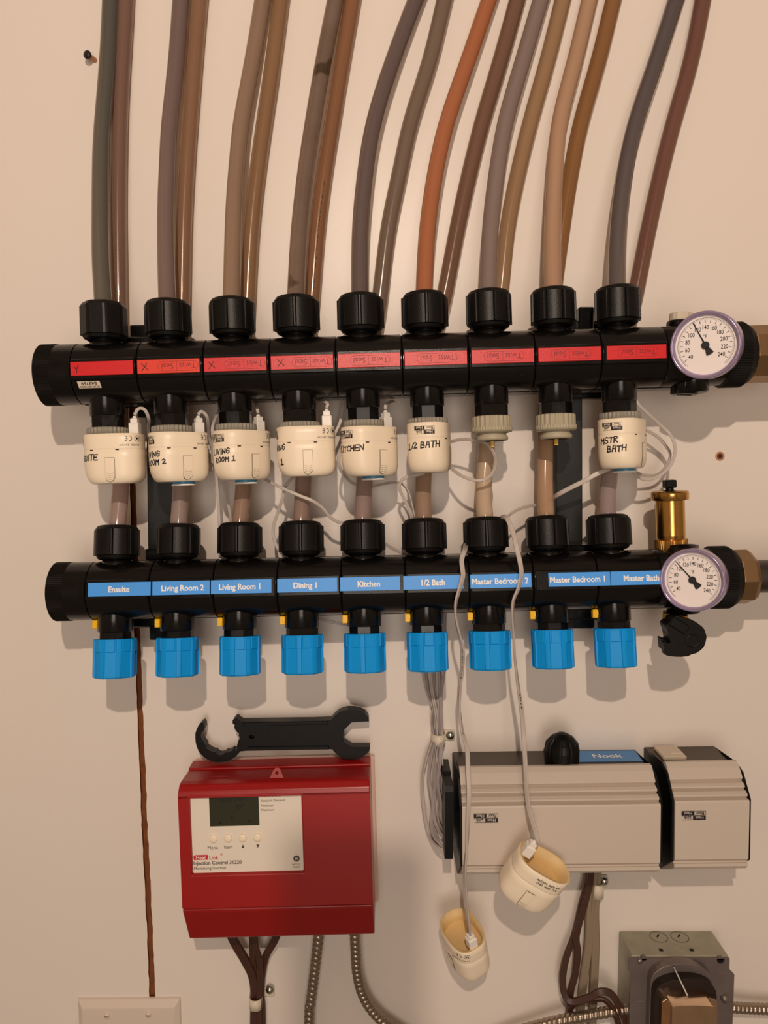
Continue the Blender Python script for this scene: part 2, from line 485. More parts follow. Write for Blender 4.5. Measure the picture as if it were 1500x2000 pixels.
def module_parts(parent, lower, i):
    x = PITCHM * i
    m = MB(); xn = x; x = x + (OFFB if lower else OFFR)
    h = PITCHM / 2
    # body drum with seams, along x
    pr = [(RB - 0.0012, x - h), (RB, x - h + 0.0008), (RB, x + h - 0.0008), (RB - 0.0012, x + h)]
    m.soft().lathe(pr[:2], 56, M=RY90, cap=False); m.lathe(pr[1:3], 56, M=RY90, cap=False); m.lathe(pr[2:], 56, M=RY90, cap=False)
    # front pad and rear flange
    m.box((x, PADY + 0.004, 0.0), (PITCHM - 0.0022, 0.008, 0.0172), ch=0.0007)
    m.box((x, 0.0125, RB - 0.0012), (PITCHM - 0.0008, 0.020, 0.0035), ch=0.0006)
    m.box((x, 0.0125, -RB + 0.0012), (PITCHM - 0.0008, 0.020, 0.0035), ch=0.0006)
    m.box((x + 0.010, RB - 0.003, 0.0), (0.016, 0.014, 0.040), ch=0.001)
    x = xn
    # saddle around the upper outlet
    m.soft().lathe([(0.0132, RB - 0.0045), (0.0126, RB + 0.0004), (0.0116, RB + 0.0012), (0.0100, RB + 0.0012)], 40, M=T((x, 0, 0)), cap=False)
    body = m.build('manifold_module', 'black_plastic', parent)
    # pipe nut with glossy collar
    nz = 0.0285 if not lower else 0.0275
    q = nut_shape(octo=(i == 0 and not lower), hgt=0.0315 if not lower else 0.0300)
    q.soft().lathe([(0.0098, -0.0045), (0.0098, 0.0015)], 24, cap=False)
    nu = q.build('pipe_nut', 'black_matte', body, local=(x, 0, nz))
    nu.rotation_euler.z = math.radians([0, 3, -4, 2, 0, 2, 8, 14, 6][i] if not lower else [5, -3, 2, 4, -5, 3, -4, 10, -2][i])
    if not lower: nu.rotation_euler.z += math.radians(0)
    # lower outlet: ring, hex
    q = MB().soft()
    zb = -0.0365
    rn = 0.0146 if not lower else 0.0150
    q.lathe([(rn, -0.014), (rn, zb + 0.0006), (rn - 0.0006, zb), (0.010, zb)][::-1], 40, cap=False)
    q.flat().lathe([(0.0141, zb - 0.012), (0.0141, zb + 0.001)], 8, cap=True, a0=PI / 8 + (0 if i % 3 else PI / 8))
    q.soft().lathe([(0.0136, zb - 0.0135), (0.0136, zb - 0.011)], 32)
    q.build('outlet_collar', 'black_plastic', body, local=(x, 0, 0))
    return body

def logo_text(m, place, wdt, mi_black, mi_white, flip=True):
    """two-line maker's mark; m.mat set inside"""
    k = wdt / 2; hh = wdt * 0.165; s = -1 if flip else 1
    def P(u, v, lift=0.0): return place(s * u, s * v, lift)
    def rect(u0, u1, v0, v1, lift, mi, n=5):
        m.mat(mi); sm, m.smooth = m.smooth, False
        for i in range(n):
            a = u0 + (u1 - u0) * i / n; b = u0 + (u1 - u0) * (i + 1) / n
            m.add([P(a, v0, lift), P(b, v0, lift), P(b, v1, lift), P(a, v1, lift)], [(0, 1, 2, 3)])
        m.smooth = sm
    g = hh * 0.06; t = wdt * 0.012
    rect(-k, 0.05 * k, g, hh * 1.15, 1, mi_black)
    for a, b, c, d in ((0.05 * k, k, g, g + t), (0.05 * k, k * .9, hh * 1.15 - t, hh * 1.15)): rect(a, b, c, d, 1, mi_black)
    rect(-0.05 * k, k, -hh * 1.15, -g, 1, mi_black)
    for a, b, c, d in ((-k, -0.05 * k, -g - t, -g), (-k, -0.05 * k, -hh * 1.15, -hh * 1.15 + t), (-k, -k + t, -hh * 1.15, -g)): rect(a, b, c, d, 1, mi_black)
    z = hh * 1.1
    m.mat(mi_white); m.text('Heat', z, lambda u, v: P(u - 0.48 * k, v + hh * .58, 2), bold=0.02, sx=.95)
    m.mat(mi_black); m.text('Link', z, lambda u, v: P(u + 0.50 * k, v + hh * .58, 2), bold=0.015, sx=.95)
    m.mat(mi_black); m.text('Floor', z, lambda u, v: P(u - 0.53 * k, v - hh * .58, 2), bold=0.015, sx=.85)
    m.mat(mi_white); m.text('Heat', z, lambda u, v: P(u + 0.47 * k, v - hh * .58, 2), bold=0.02, sx=.95)

def end_cap(parent, x, off):
    def rf(a, k, r, z): return r - (0.0005 if (int(round(a / (2 * PI) * 180)) % 2 and 1 <= k <= 2) else 0)
    m = MB().flat()
    m.lathe([(RB - 0.003, x - 0.0537), (RB + 0.0006, x - 0.0520), (RB + 0.0006, x - 0.0385), (RB + 0.0002, x - 0.0380)], 180, M=RY90, rf=rf, cap=True)
    m.soft().lathe([(RB + 0.0002, x - 0.0382), (RB + 0.0002, x - 0.0275 + off)], 56, M=RY90, cap=False)
    m.build('end_cap', 'black_plastic', parent)

def right_end(parent, x9, xr0, xr1, xb1, drop=None):
    """gauge block, ribbed union ring and brass nut"""
    m = MB().soft(); o_ = OFFR if parent is red else OFFB; x9 += o_
    m.lathe([(RB - .001, x9 + 0.0275), (RB, x9 + 0.0283), (RB, xr0)], 56, M=RY90, cap=False)
    m.box(((x9 + 0.0275 + xr0) / 2 - 0.004, 0.0125, RB - 0.0012), (xr0 - x9 - 0.0335, 0.020, 0.0035), ch=0.0006)
    m.box(((x9 + 0.0275 + xr0) / 2 - 0.004, 0.0125, -RB + 0.0012), (xr0 - x9 - 0.0335, 0.020, 0.0035), ch=0.0006)
    m.lathe([(0.0175, 0.012), (0.0165, RB + 0.003), (0.012, RB + 0.004)], 40, M=T((x9 - o_ + 0.062, 0, 0)), cap=True)
    m.lathe([(0.012, -RB - 0.006), (0.0140, -RB - 0.0045), (0.0140, -0.012)], 40, M=T((x9 - o_ + 0.062, 0, 0)), cap=True)
    m.lathe([(0.0150, 0.010), (0.0150, RB + 0.006)], 40, M=T((x9 - o_ + 0.077, 0, 0)) @ RX90, cap=True)
    m.build('gauge_block', 'black_plastic', parent)
    def rf(a, k, r, z): return r - (0.0006 if (int(round(a / (2 * PI) * 160)) % 2 and 1 <= k <= 2) else 0)
    m = MB().flat()
    m.lathe([(RB - .001, xr0 - 0.001), (RB + .0022, xr0 + 0.001), (RB + .0022, xr1 - 0.006), (RB - 0.0015, xr1), (0.012, xr1)], 160, M=RY90, rf=rf, cap=False)
    m.build('union_ring', 'black_matte', parent)
    m = MB().flat()
    m.lathe([(0.0225, xr1 - 0.002), (0.0243, xr1 + 0.001), (0.0243, xb1 - 0.004), (0.0215, xb1)], 8, M=RY90 @ R(12, 'Z'), cap=True)
    m.build('brass_nut', 'brass_dull', parent)

red = empty('supply_manifold', MR, 'upper black plastic manifold with nine red marker strips, mounted across the wall', 'manifold')
blu = empty('return_manifold', MBl, 'lower black plastic manifold with blue room name labels above the blue caps', 'manifold')
for i in range(9):
    x = PITCHM * i
    b = module_parts(red, False, i); x += OFFR
    s = MB().mat(0)
    s.box((x, PADY - 0.0001, 0.0002), (PITCHM - (0.0035 if i < 8 else 0.006), 0.0014, 0.0114), ch=0.0003)
    yf = PADY - 0.00085
    s.mat(1)
    if i > 0:
        cx = x + 0.008 if i < 4 else x + 0.001
        lw = 0.0003
        def rr(w_, h_, r_=0.0038):
            o = []
            for a0, sx_, sz_ in ((0, 1, 1), (90, -1, 1), (180, -1, -1), (270, 1, -1)):
                for q in range(5):
                    a = math.radians(a0 + q * 22.5); o.append((cx + sx_ * (w_ - r_) + r_ * math.cos(a), 0.0002 + sz_ * (h_ - r_) + r_ * math.sin(a)))
            return o + [o[0]]
        s.strokes([rr(0.0165, 0.0039)], lw, lambda u, v: (u, yf, v))
        s.strokes([[(cx - 0.0010, 0.0041), (cx - 0.0010, -0.0037)]], lw, lambda u, v: (u, yf, v))
        s.text('Twist', 0.0066, lambda u, v: (cx + 0.0078 + u, yf, 0.0002 + v), flip=True, sx=.92)
        s.text('Seal', 0.0066, lambda u, v: (cx - 0.0088 + u, yf, 0.0002 + v), flip=True, sx=.98)
    s.mat(2)
    if i in (1, 2, 3):
        q = x - 0.0195 if i < 3 else x - 0.0175
        s.strokes([[(q - .0028, .0028), (q + .0030, -.0026)], [(q + .0018, .0030), (q - .0022, -.0030)]], 0.0006, lambda u, v: (u, yf - .0001, v))
    if i == 0:
        s.strokes([[(-.0222 + OFFR, .0015), (-.0205 + OFFR, -.0005), (-.0190 + OFFR, .003)], [(-.0206 + OFFR, -.0005), (-.0206 + OFFR, -.0030)]], 0.0007, lambda u, v: (u, yf - .0001, v))
    s.build('marker_strip', ['red_strip_orange' if i in (1,) else 'red_strip', 'red_engrave', 'ink'], b)
end_cap(red, 0, OFFR)
right_end(red, 8 * PITCHM, 0.526, 0.549, 0.592)
# cream serial sticker on the drum
s = MB()
def drum(xc, ang):
    def f(u, v, lift=1):
        a = ang + v / RB
        r = RB + 0.00012 * lift + 0.0001
        return (xc + u + v * -0.12, -r * math.cos(a), r * math.sin(a))
    return f
pl = drum(-0.0060, -0.50)
s.mat(0); s.smooth = False
for k in range(6):
    v0, v1 = -0.0030 + k * 0.001, -0.0030 + (k + 1) * 0.001
    s.add([pl(-0.0095, v0, 0), pl(0.0092, v0, 0), pl(0.0092, v1, 0), pl(-0.0095, v1, 0)], [(0, 1, 2, 3)])
s.mat(1); s.text('843769', 0.0038, lambda u, v: pl(u, v + .0011, 1), flip=True, bold=.02, sx=1.15)
s.text('AC AC NET NORM', 0.0020, lambda u, v: pl(u, v - .0017, 1), flip=True, bold=.02, sx=.95)
s.build('serial_sticker', ['sticker_cream', 'ink'], red)

LAB = ['Ensuite', 'Living Room 2', 'Living Room 1', 'Dining 1', 'Kitchen', '1/2 Bath', 'Master Bedroom 2', 'Master Bedroom 1', 'Master Bath']
SPAN = [(175, 297, 235), (300, 412, 359), (414, 532, 471), (543, 660, 598), (665, 782, 721), (788, 905, 845), (918, 1037, 976), (1070, 1190, 1127), (1191, 1290, 1250)]
for i in range(9):
    b = module_parts(blu, True, i)
    a0, a1, at_ = [(q - 227) / 967.0 * 0.44 * 0.965 + 0.0 for q in SPAN[i]]
    # px on the pad plane is nearer, hence the 0.965; recentre on the optical axis
    off = (750 - 227) / 967.0 * 0.44 * (1 - 0.965)
    a0 += off; a1 += off; at_ += off
    s = MB().mat(0); s.box(((a0 + a1) / 2, PADY, 0.0004), (a1 - a0, 0.0008, 0.0118), ch=0.0002)
    s.mat(1); s.text(LAB[i], 0.0069, lambda u, v: (at_ + u, PADY - 0.0006, 0.0004 + v), bold=0.026, sx=0.91)
    s.build('name_label', ['label_blue', 'label_white'], b)
end_cap(blu, 0, OFFB)
right_end(blu, 8 * PITCHM, 0.526, 0.5475, 0.5635)
m = MB().soft().lathe([(0.0145, 0.561), (0.0145, 0.72)], 32, M=RY90)
m.build('steel_pipe', 'steel_pipe', blu)

# ------------------------------------------------------------------ upright bars and clips that carry the manifolds
def bracket(pxl, pxr, top, bot, d0, d1, label):
    A, B = W((pxl[0] + pxr[0]) / 2, top, d0), W((pxl[1] + pxr[1]) / 2, bot, d1)
    r = empty('mounting_bracket', T(A), label, 'bracket', 'black bars behind the manifolds')
    wd = (W(pxr[0], (top + bot) / 2, d0) - W(pxl[0], (top + bot) / 2, d0)).length
    dirv = (B - A)
    m = MB().flat()
    p = [Vector((-wd / 2, 0, 0)), Vector((wd / 2, 0, 0))]
    vs = []
    for q in (Vector((0, 0, 0)), dirv):
        for sx_ in (-1, 1):
            for y in (0, 1): vs.append(q + Vector((sx_ * wd / 2, y * max(0.004, (d0 if q.length == 0 else d1)), 0)))
    m.add(vs, [(0, 2, 3, 1), (4, 5, 7, 6), (0, 4, 6, 2), (1, 3, 7, 5), (0, 1, 5, 4), (2, 6, 7, 3)])
    m.build('bar', 'bar_black', r, bevel=0.001)
    return r
b1 = bracket((285, 291), (336, 337), 745, 1100, 0.020, 0.014, 'black vertical mounting bar between the manifolds, left one, beside the second actuator')
b2 = bracket((1085, 1089), (1137, 1136), 720, 1090, 0.020, 0.014, 'black vertical mounting bar between the manifolds, right one, behind the pipe under the eighth valve')
def clip(parent, px, py, d, sz, name='clip'):
    P = W(px, py, d); m = MB().box((0, 0, 0), sz, ch=0.0012)
    o = m.build(name, 'black_plastic', None); o.parent = parent
    o.location = parent.matrix_world.inverted() @ P
clip(b1, 290, 655, 0.020, (0.022, 0.040, 0.013)); clip(b1, 291, 668, 0.038, (0.046, 0.012, 0.008)); clip(b1, 272, 790, 0.042, (0.042, 0.010, 0.006)); clip(b1, 300, 800, 0.018, (0.020, 0.034, 0.016))
clip(b1, 316, 1078, 0.022, (0.020, 0.040, 0.010)); clip(b1, 300, 1213, 0.028, (0.046, 0.016, 0.009)); clip(b1, 322, 1228, 0.020, (0.020, 0.034, 0.014))
clip(b2, 1135, 628, 0.020, (0.014, 0.038, 0.020)); clip(b2, 1140, 637, 0.028, (0.046, 0.012, 0.008)); clip(b2, 1135, 770, 0.030, (0.044, 0.016, 0.009))
clip(b2, 1120, 1068, 0.022, (0.034, 0.040, 0.008)); clip(b2, 1126, 1196, 0.030, (0.044, 0.016, 0.011)); clip(b2, 1122, 1206, 0.020, (0.030, 0.034, 0.014))

# ------------------------------------------------------------------ pipes
UP = [  # front pipe centres (px at y), then back pipe centres
    ([(585, 198), (500, 196), (400, 196), (300, 197), (233, 201), (117, 211), (0, 216), (-110, 222)], '#5A5850', 'grey green', [(700, 234), (600, 232), (500, 231), (400, 230), (233, 233), (117, 239), (0, 246), (-110, 250)], '#906F5F', 'reddish brown'),
    ([(585, 325), (500, 324), (400, 324), (300, 328), (233, 332), (117, 345), (0, 353), (-110, 362)], '#7D6560', 'mauve grey', [(700, 354), (600, 355), (500, 357), (400, 360), (300, 366), (233, 371), (117, 380), (0, 390), (-110, 399)], '#95745E', 'tan brown'),
    ([(585, 454), (500, 454), (400, 457), (300, 465), (233, 472), (117, 494), (0, 513), (-110, 530)], '#9C7C66', 'tan', [(700, 478), (600, 482), (450, 490), (333, 503), (233, 517), (117, 534), (0, 549), (-110, 562)], '#9A7352', 'amber brown'),
    ([(585, 579), (450, 584), (333, 597), (233, 612), (117, 632), (0, 655), (-110, 676)], '#7F6658', 'dark spotted brown', [(700, 598), (585, 609), (450, 619), (333, 634), (233, 650), (117, 669), (0, 689), (-110, 706)], '#926A4F', 'printed reddish brown'),
    ([(585, 702), (450, 703), (333, 714), (233, 731), (117, 768), (0, 812), (-110, 856)], '#6C5A57', 'slate mauve', [(700, 722), (640, 732), (585, 742), (450, 757), (333, 782), (233, 803), (117, 841), (0, 868), (-110, 896)], '#8A7161', 'grey brown'),
    ([(585, 827), (450, 834), (333, 851), (233, 874), (117, 915), (0, 955), (-110, 994)], '#B96D47', 'orange terracotta', [(700, 838), (640, 850), (585, 867), (450, 892), (333, 918), (233, 943), (117, 978), (0, 1010), (-110, 1040)], '#8E6B54', 'chestnut brown'),
    ([(585, 953), (450, 957), (333, 971), (233, 988), (117, 1022), (0, 1056), (-110, 1090)], '#8A7266', 'grey taupe', [(700, 960), (585, 978), (450, 990), (333, 1013), (233, 1037), (117, 1070), (0, 1099), (-110, 1126)], '#B4916E', 'golden tan'),
    ([(585, 1079), (450, 1079), (333, 1084), (233, 1093), (117, 1124), (0, 1151), (-110, 1178)], '#B98B69', 'pale tan', [(700, 1066), (600, 1078), (450, 1098), (333, 1116), (233, 1136), (117, 1170), (0, 1198), (-110, 1226)], '#A1744F', 'amber'),
    ([(585, 1204), (450, 1207), (333, 1221), (233, 1243), (117, 1283), (0, 1320), (-110, 1356)], '#5E5454', 'dark slate grey', [(700, 1212), (640, 1226), (585, 1240), (450, 1266), (333, 1292), (233, 1317), (117, 1351), (0, 1373), (-110, 1394)], '#8A695D', 'dark red brown')]
LOWC = ['9A7E70', '977F6F', '93745D', '8C7160', '92786A', '97795F', 'BFA17F', 'A88261', '957F74']  # lower-run tones, with the brighter light there painted in
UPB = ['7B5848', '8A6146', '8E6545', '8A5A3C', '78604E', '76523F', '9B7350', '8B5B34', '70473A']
def lin(h, k): return tuple(min(0.95, c * q) for c, q in zip(srgb(h)[:3], k)) + (1,)
def paint_light_ramp(m, low, high):
    """paints the brighter light on the lower run into the base colour"""
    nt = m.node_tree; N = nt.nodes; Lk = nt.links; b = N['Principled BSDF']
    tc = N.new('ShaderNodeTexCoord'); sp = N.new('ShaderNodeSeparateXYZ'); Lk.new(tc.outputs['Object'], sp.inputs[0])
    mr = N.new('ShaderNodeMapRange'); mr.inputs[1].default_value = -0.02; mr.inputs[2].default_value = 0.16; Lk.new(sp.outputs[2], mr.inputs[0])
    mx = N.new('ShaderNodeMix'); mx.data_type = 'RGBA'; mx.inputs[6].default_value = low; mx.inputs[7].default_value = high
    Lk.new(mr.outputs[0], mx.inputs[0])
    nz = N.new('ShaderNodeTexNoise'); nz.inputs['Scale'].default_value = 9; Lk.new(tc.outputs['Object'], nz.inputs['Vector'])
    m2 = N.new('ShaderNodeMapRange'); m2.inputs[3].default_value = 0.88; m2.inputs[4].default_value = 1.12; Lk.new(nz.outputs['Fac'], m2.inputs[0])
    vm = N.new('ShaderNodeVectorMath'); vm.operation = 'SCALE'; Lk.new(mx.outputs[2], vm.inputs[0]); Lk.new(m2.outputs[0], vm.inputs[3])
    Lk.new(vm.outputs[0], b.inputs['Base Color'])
RP = 0.0074
def lerp_tab(tab, x):
    for (a, va), (b, vb) in zip(tab[:-1], tab[1:]):
        if a <= x <= b: return va + (vb - va) * (x - a) / (b - a)
    return tab[0][1] if x < tab[0][0] else tab[-1][1]
FD = [(-110, 0.011), (0, 0.013), (117, 0.017), (233, 0.024), (333, 0.034), (450, 0.050), (585, 0.068)]
BD = [(-110, 0.009), (0, 0.0095), (233, 0.011), (450, 0.015), (700, 0.021)]
LOWX = [236, 353, 476, 592, 711, 826, 944, 1064, 1187]
ZONE = ['first', 'second', 'third', 'fourth', 'fifth', 'sixth', 'seventh', 'eighth', 'ninth']
EM = Matrix.Identity(4)
def pipe_path(P):
    """smooth run, carried on straight up towards the ceiling beyond the last point"""
    e, f = P[-2], P[-1]; d = (f - e).normalized(); d = Vector((d.x, 0, d.z)).normalized()
    z_ = Vector((0, 0, 1)); g = f + d * 0.05; h = g + (d + z_).normalized() * 0.10
    P = P + [g, h, h + z_ * 0.30, h + z_ * 0.80]
    S_ = spline(P, 8)
    for _ in range(14):
        S_ = S_[:10] + [(S_[k - 1] + S_[k] * 2 + S_[k + 1]) / 4 for k in range(10, len(S_) - 1)] + [S_[-1]]
    return S_
for i, (fp, fc, fn, bp, bc, bn) in enumerate(UP):
    P = [MR @ Vector((PITCHM * i, 0, 0.040)), MR @ Vector((PITCHM * i, 0, 0.0600))]
    P += [W(x, y, lerp_tab(FD, y)) for y, x in fp if y < 560]
    mat('pipe_front_%d' % i, lin(fc, (1.1, 1.34, 1.62) if i in (6, 7) else ((1.0, 1.15, 1.3) if i == 5 else (.97, 1.13, 1.26))), 0.17, dust='#43382F' if i == 3 else None, dscale=34, dthr=0.63, spec=0.6, coat=0.3, var=0.10 if i != 3 else 0.28, vscale=9 if i != 3 else 30, see=0.32, seecol='#F0DCC2', bump=0.05, bscale=200)
    m = MB().soft().sweep(pipe_path(P), circ(RP, 20))
    tag(m.build('tubing', 'pipe_front_%d' % i), '%s pipe rising from the %s nut of the upper manifold' % (fn, ZONE[i]), 'pipe', 'pipes rising from the upper manifold')
    lx = LOWX[i]
    P = [MBl @ Vector((PITCHM * i, 0, 0.040)), MBl @ Vector((PITCHM * i, 0, 0.0590))]
    P += [W(lx, 955, 0.043), W(lx + 0.5 * (bp[0][1] - lx), 860, 0.033)] + [W(x, y, lerp_tab(BD, y)) for y, x in bp]
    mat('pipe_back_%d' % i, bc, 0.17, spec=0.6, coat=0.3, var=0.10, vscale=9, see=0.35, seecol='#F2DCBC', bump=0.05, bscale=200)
    paint_light_ramp(MATS['pipe_back_%d' % i], lin(LOWC[i], (1.33, 1.54, 1.92)), lin(UPB[i], (1.2, 1.5, 1.85)))
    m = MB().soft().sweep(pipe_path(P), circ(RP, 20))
    if i == 3:            # row of printed dashes
        rn = random.Random(9); m.mat(1)
        for a, b in zip(pipe_path(P)[:-1], pipe_path(P)[1:]):
            y = PX(a)[1]
            if 365 < y < 572:
                for t_ in (0.0, 0.22, 0.44, 0.66, 0.85):
                    if rn.random() < .35: continue
                    c = a.lerp(b, t_) + Vector((0.0020, -RP * 0.975, 0)); dv = (b - a).normalized() * rn.uniform(.0008, .0022); sw = Vector((0.0003, 0.0001, 0)); m.smooth = False
                    m.add([c - sw, c + sw, c + sw + dv, c - sw + dv], [(0, 1, 2, 3)])
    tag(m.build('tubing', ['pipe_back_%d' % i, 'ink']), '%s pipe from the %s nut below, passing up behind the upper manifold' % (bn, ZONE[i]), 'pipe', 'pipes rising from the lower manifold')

# ------------------------------------------------------------------ actuators
AW, AX0, AX1 = 0.0178, -0.0200, 0.0298
def act_surf(th, z, lift=0.0):
    """outside of the actuator shell; z from 0 (top) to -0.0425"""
    H = 0.0425
    t = max(0.0, (-z - 0.022) / (H - 0.022))           # bowl part
    k = math.sqrt(max(0.0, 1 - t ** 2.6)) if t < 1 else 0
    t2 = max(0.0, (-z - 0.030) / (H - 0.030)); k2 = (max(0.0, 1 - t2 ** 3.0)) ** 0.5
    a0 = -AX0 * (0.56 + 0.44 * k); a1 = AX1 * (0.72 + 0.28 * k2); b = AW * (0.70 + 0.30 * (0.35 * k + 0.65 * k2))
    c, s = math.cos(th), math.sin(th)
    e = 2 / 2.25 if c < 0 else 2 / 3.0
    x = (a1 if c > 0 else a0) * math.copysign(abs(c) ** e, c)
    y = b * math.copysign(abs(s) ** e, s)
    nx, ny = math.cos(th) / (a1 if c > 0 else a0), math.sin(th) / b
    l = math.hypot(nx, ny) or 1
    return Vector((x + nx / l * lift, y + ny / l * lift, z))
def act_arc():
    n = 720; tab = [(-PI * 2, 0.0)]; p = act_surf(-PI * 2, -0.01)
    for i in range(1, n + 1):
        th = -PI * 2 + 2 * PI * i / n; q = act_surf(th, -0.01); tab.append((th, tab[-1][1] + (q - p).length)); p = q
    return tab
ARC = act_arc()
def s_of(th):
    return lerp_tab(ARC, th)
ARC2 = [(b, a) for a, b in ARC]
def act_place(s0, z0, lift=0.00015):
    return lambda u, v, l=0: act_surf(lerp_tab(ARC2, s0 + u), z0 + v, lift + 0.00008 * l)
def actuator(mw, words, label, wth, disc=False, scribble=None, open_top=False, wslope=0.0, group='cream valve actuators'):
    """words: [(text, height, z, ds)] hand-written; wth: angle where the lettering is centred"""
    r = empty('valve_actuator', mw, label, 'actuator', group)
    m = MB().soft(); n = 72
    zs = [0, -0.0005, -0.006, -0.012, -0.0130, -0.0133, -0.0136, -0.020, -0.025, -0.029, -0.032, -0.0345, -0.0365, -0.038, -0.0392, -0.0402, -0.0410, -0.0416, -0.0420]
    rings = []
    for k, z in enumerate(zs):
        lift = -0.0006 if k == 0 else (-0.0003 if z == -0.0133 else 0)
        rings.append([act_surf(-PI + 2 * PI * (i + .5) / n, z, lift) for i in range(n)])
    vs = [p for rg in rings for p in rg]; fs = []
    for k in range(len(zs) - 1):
        for i in range(n):
            j = (i + 1) % n; fs.append((k * n + i, (k + 1) * n + i, (k + 1) * n + j, k * n + j))
    fs.append(tuple((len(zs) - 1) * n + i for i in range(n))[::-1])
    m.add(vs, fs)
    if not open_top:
        m.smooth = False; m.add(rings[0], [tuple(range(n))])
    else:
        # hollow mouth: inner wall and floor
        m.mat(3)
        inner = [[Vector((0.0038 + (p.x - 0.0038) * 0.90, p.y * 0.88, z)) for p in rings[0]] for z in (0, -0.014)]
        vs = rings[0] + inner[0] + inner[1]; fs = []
        for a, b in ((0, 1), (1, 2)):
            for i in range(n):
                j = (i + 1) % n; fs.append((a * n + i, a * n + j, b * n + j, b * n + i))
        m.add(vs, fs); m.smooth = False; m.add(inner[1], [tuple(range(n))])
    m.smooth = False
    # printed marks
    sn = s_of(-PI + 0.02)
    p0 = act_place(sn, -0.0066)
    logo_text(m, lambda u, v, l=1: p0(u, v, l), 0.0175, 1, 2)
    p1 = act_place(s_of(-0.75), -0.0045); m.mat(1)
    m.text('M', 0.0042, lambda u, v: p1(u + 0.0062, v), flip=True, bold=.01)
    o = [(0.0062 + 0.0028 * math.cos(a * PI / 8), 0.0024 * math.sin(a * PI / 8)) for a in range(17)]
    m.strokes([o], 0.0003, p1)
    for cx in (-0.0048, -0.0012):        # CE mark, upside down: two open arcs
        m.strokes([[(cx - 0.0021 * math.cos(a), 0.0021 * math.sin(a)) for a in [math.radians(100 + 160 * q / 8 + 0) for q in range(9)]]], 0.0005, p1)
    m.strokes([[(-0.0046, 0), (-0.0030, 0)]], 0.0005, p1)
    m.text('AA 4000  24V/2W', 0.0023, lambda u, v: p1(u - 0.0005, v - 0.0055), flip=True)
    if open_top:
        p2_ = act_place(s_of(-PI * 1.5 + 0.02), -0.0066)
        m.text('AA 4000 24V/2W', 0.0030, lambda u, v: p2_(u, v + .0016), flip=True, bold=.02)
        m.text('NO  IP54  0943', 0.0030, lambda u, v: p2_(u, v - .0016), flip=True, bold=.02)
    # moulding slots under the seam
    for cth in (-1.95, -1.25):
        pc = act_place(s_of(cth), -0.0137); m.smooth = False; m.mat(4)
        m.add([pc(-.0017, .0003, 1), pc(.0017, .0003, 1), pc(.0012, -.0006, 1), pc(-.0012, -.0006, 1)], [(0, 3, 2, 1)])
    if words:
        pw = act_place(s_of(wth), 0); m.mat(1)
        for txt, h, z, ds in words:
            wch = h * 0.86
            m.strokes(pen(txt, h, wch, ds - wch * len(txt) / 2, z, wslope), 0.00105, pw)
    if scribble: 
        pw = act_place(s_of(wth), 0); m.mat(1); m.strokes(scribble, 0.0012, pw)
    m.build('housing', ['cream', 'ink', 'sticker_cream', 'cream_in', 'hole'], r)
    # push lever with round foot
    for lth in (-PI / 2 + 0.12, PI / 2 - 0.12):
     if lth > 0 and not open_top: continue
     if lth > 0: lth -= 2 * PI
     q = MB().flat(); pl_ = act_place(s_of(lth), -0.0305, 0.0)
     hw, zt, zb = 0.0039, 0.0100, -0.0062
     out = [(-hw, zt), (-hw, zb)] + [(hw * math.cos(a), zb + hw * math.sin(a)) for a in [PI + PI * k / 8 for k in range(1, 8)]] + [(hw, zb), (hw, zt)]
     def lev(u, v, l): 
         p = pl_(u, v, 0); nrm = (act_surf(lerp_tab(ARC2, s_of(lth) + u), -0.0305 + v, 0.001) - p).normalized(); return p + nrm * l
     rows = [zt + (zb - hw * .96 - zt) * k / 10 for k in range(11)]
     def half(v): return hw if v > zb else math.sqrt(max(1e-9, hw * hw - (v - zb) ** 2))
     vs = []
     for v in rows: vs += [lev(half(v) * e, v, 0.0006) for e in (-1, -.5, 0, .5, 1)]
     fs = [(k * 5 + j, (k + 1) * 5 + j, (k + 1) * 5 + j + 1, k * 5 + j + 1) for k in range(10) for j in range(4)]
     q.soft().add(vs, fs)
     q.mat(1); q.strokes([out + [out[0]]], 0.0005, lambda u, v: lev(u, v, 0.0002))
     for k in range(4): q.strokes([[(-hw * .75, zb + .0035 - k * .0016), (0, zb + .0028 - k * .0016), (hw * .75, zb + .0035 - k * .0016)]], 0.00016, lambda u, v: lev(u, v, 0.0007))
     q.build('release_lever', ['cream', 'cream_line'], r)
    if disc:
        q = MB().soft().lathe([(0.0100, -0.0455), (0.0104, -0.0452), (0.0104, -0.0443), (0.0100, -0.0440)], 36).mat(1).lathe([(0.0094, -0.0442), (0.0094, -0.0405)], 36, cap=False)
        q.build('indicator_disc', ['white_plastic', 'disc_blue'], r, local=(0.0085, 0, 0))
    # plug with cable nose
    q = MB().box((AX1 - 0.0064, 0.0, 0.0040), (0.0085, 0.0085, 0.011), ch=0.0006)
    q.box((AX1 - 0.0064, 0.0, 0.0112), (0.0062, 0.0062, 0.0045), ch=0.0005)
    q.soft().lathe([(0.0022, 0.013), (0.0014, 0.0155)], 14, M=T((AX1 - 0.0064, 0, 0)))
    q.build('plug', 'white_plastic', r)
    return r
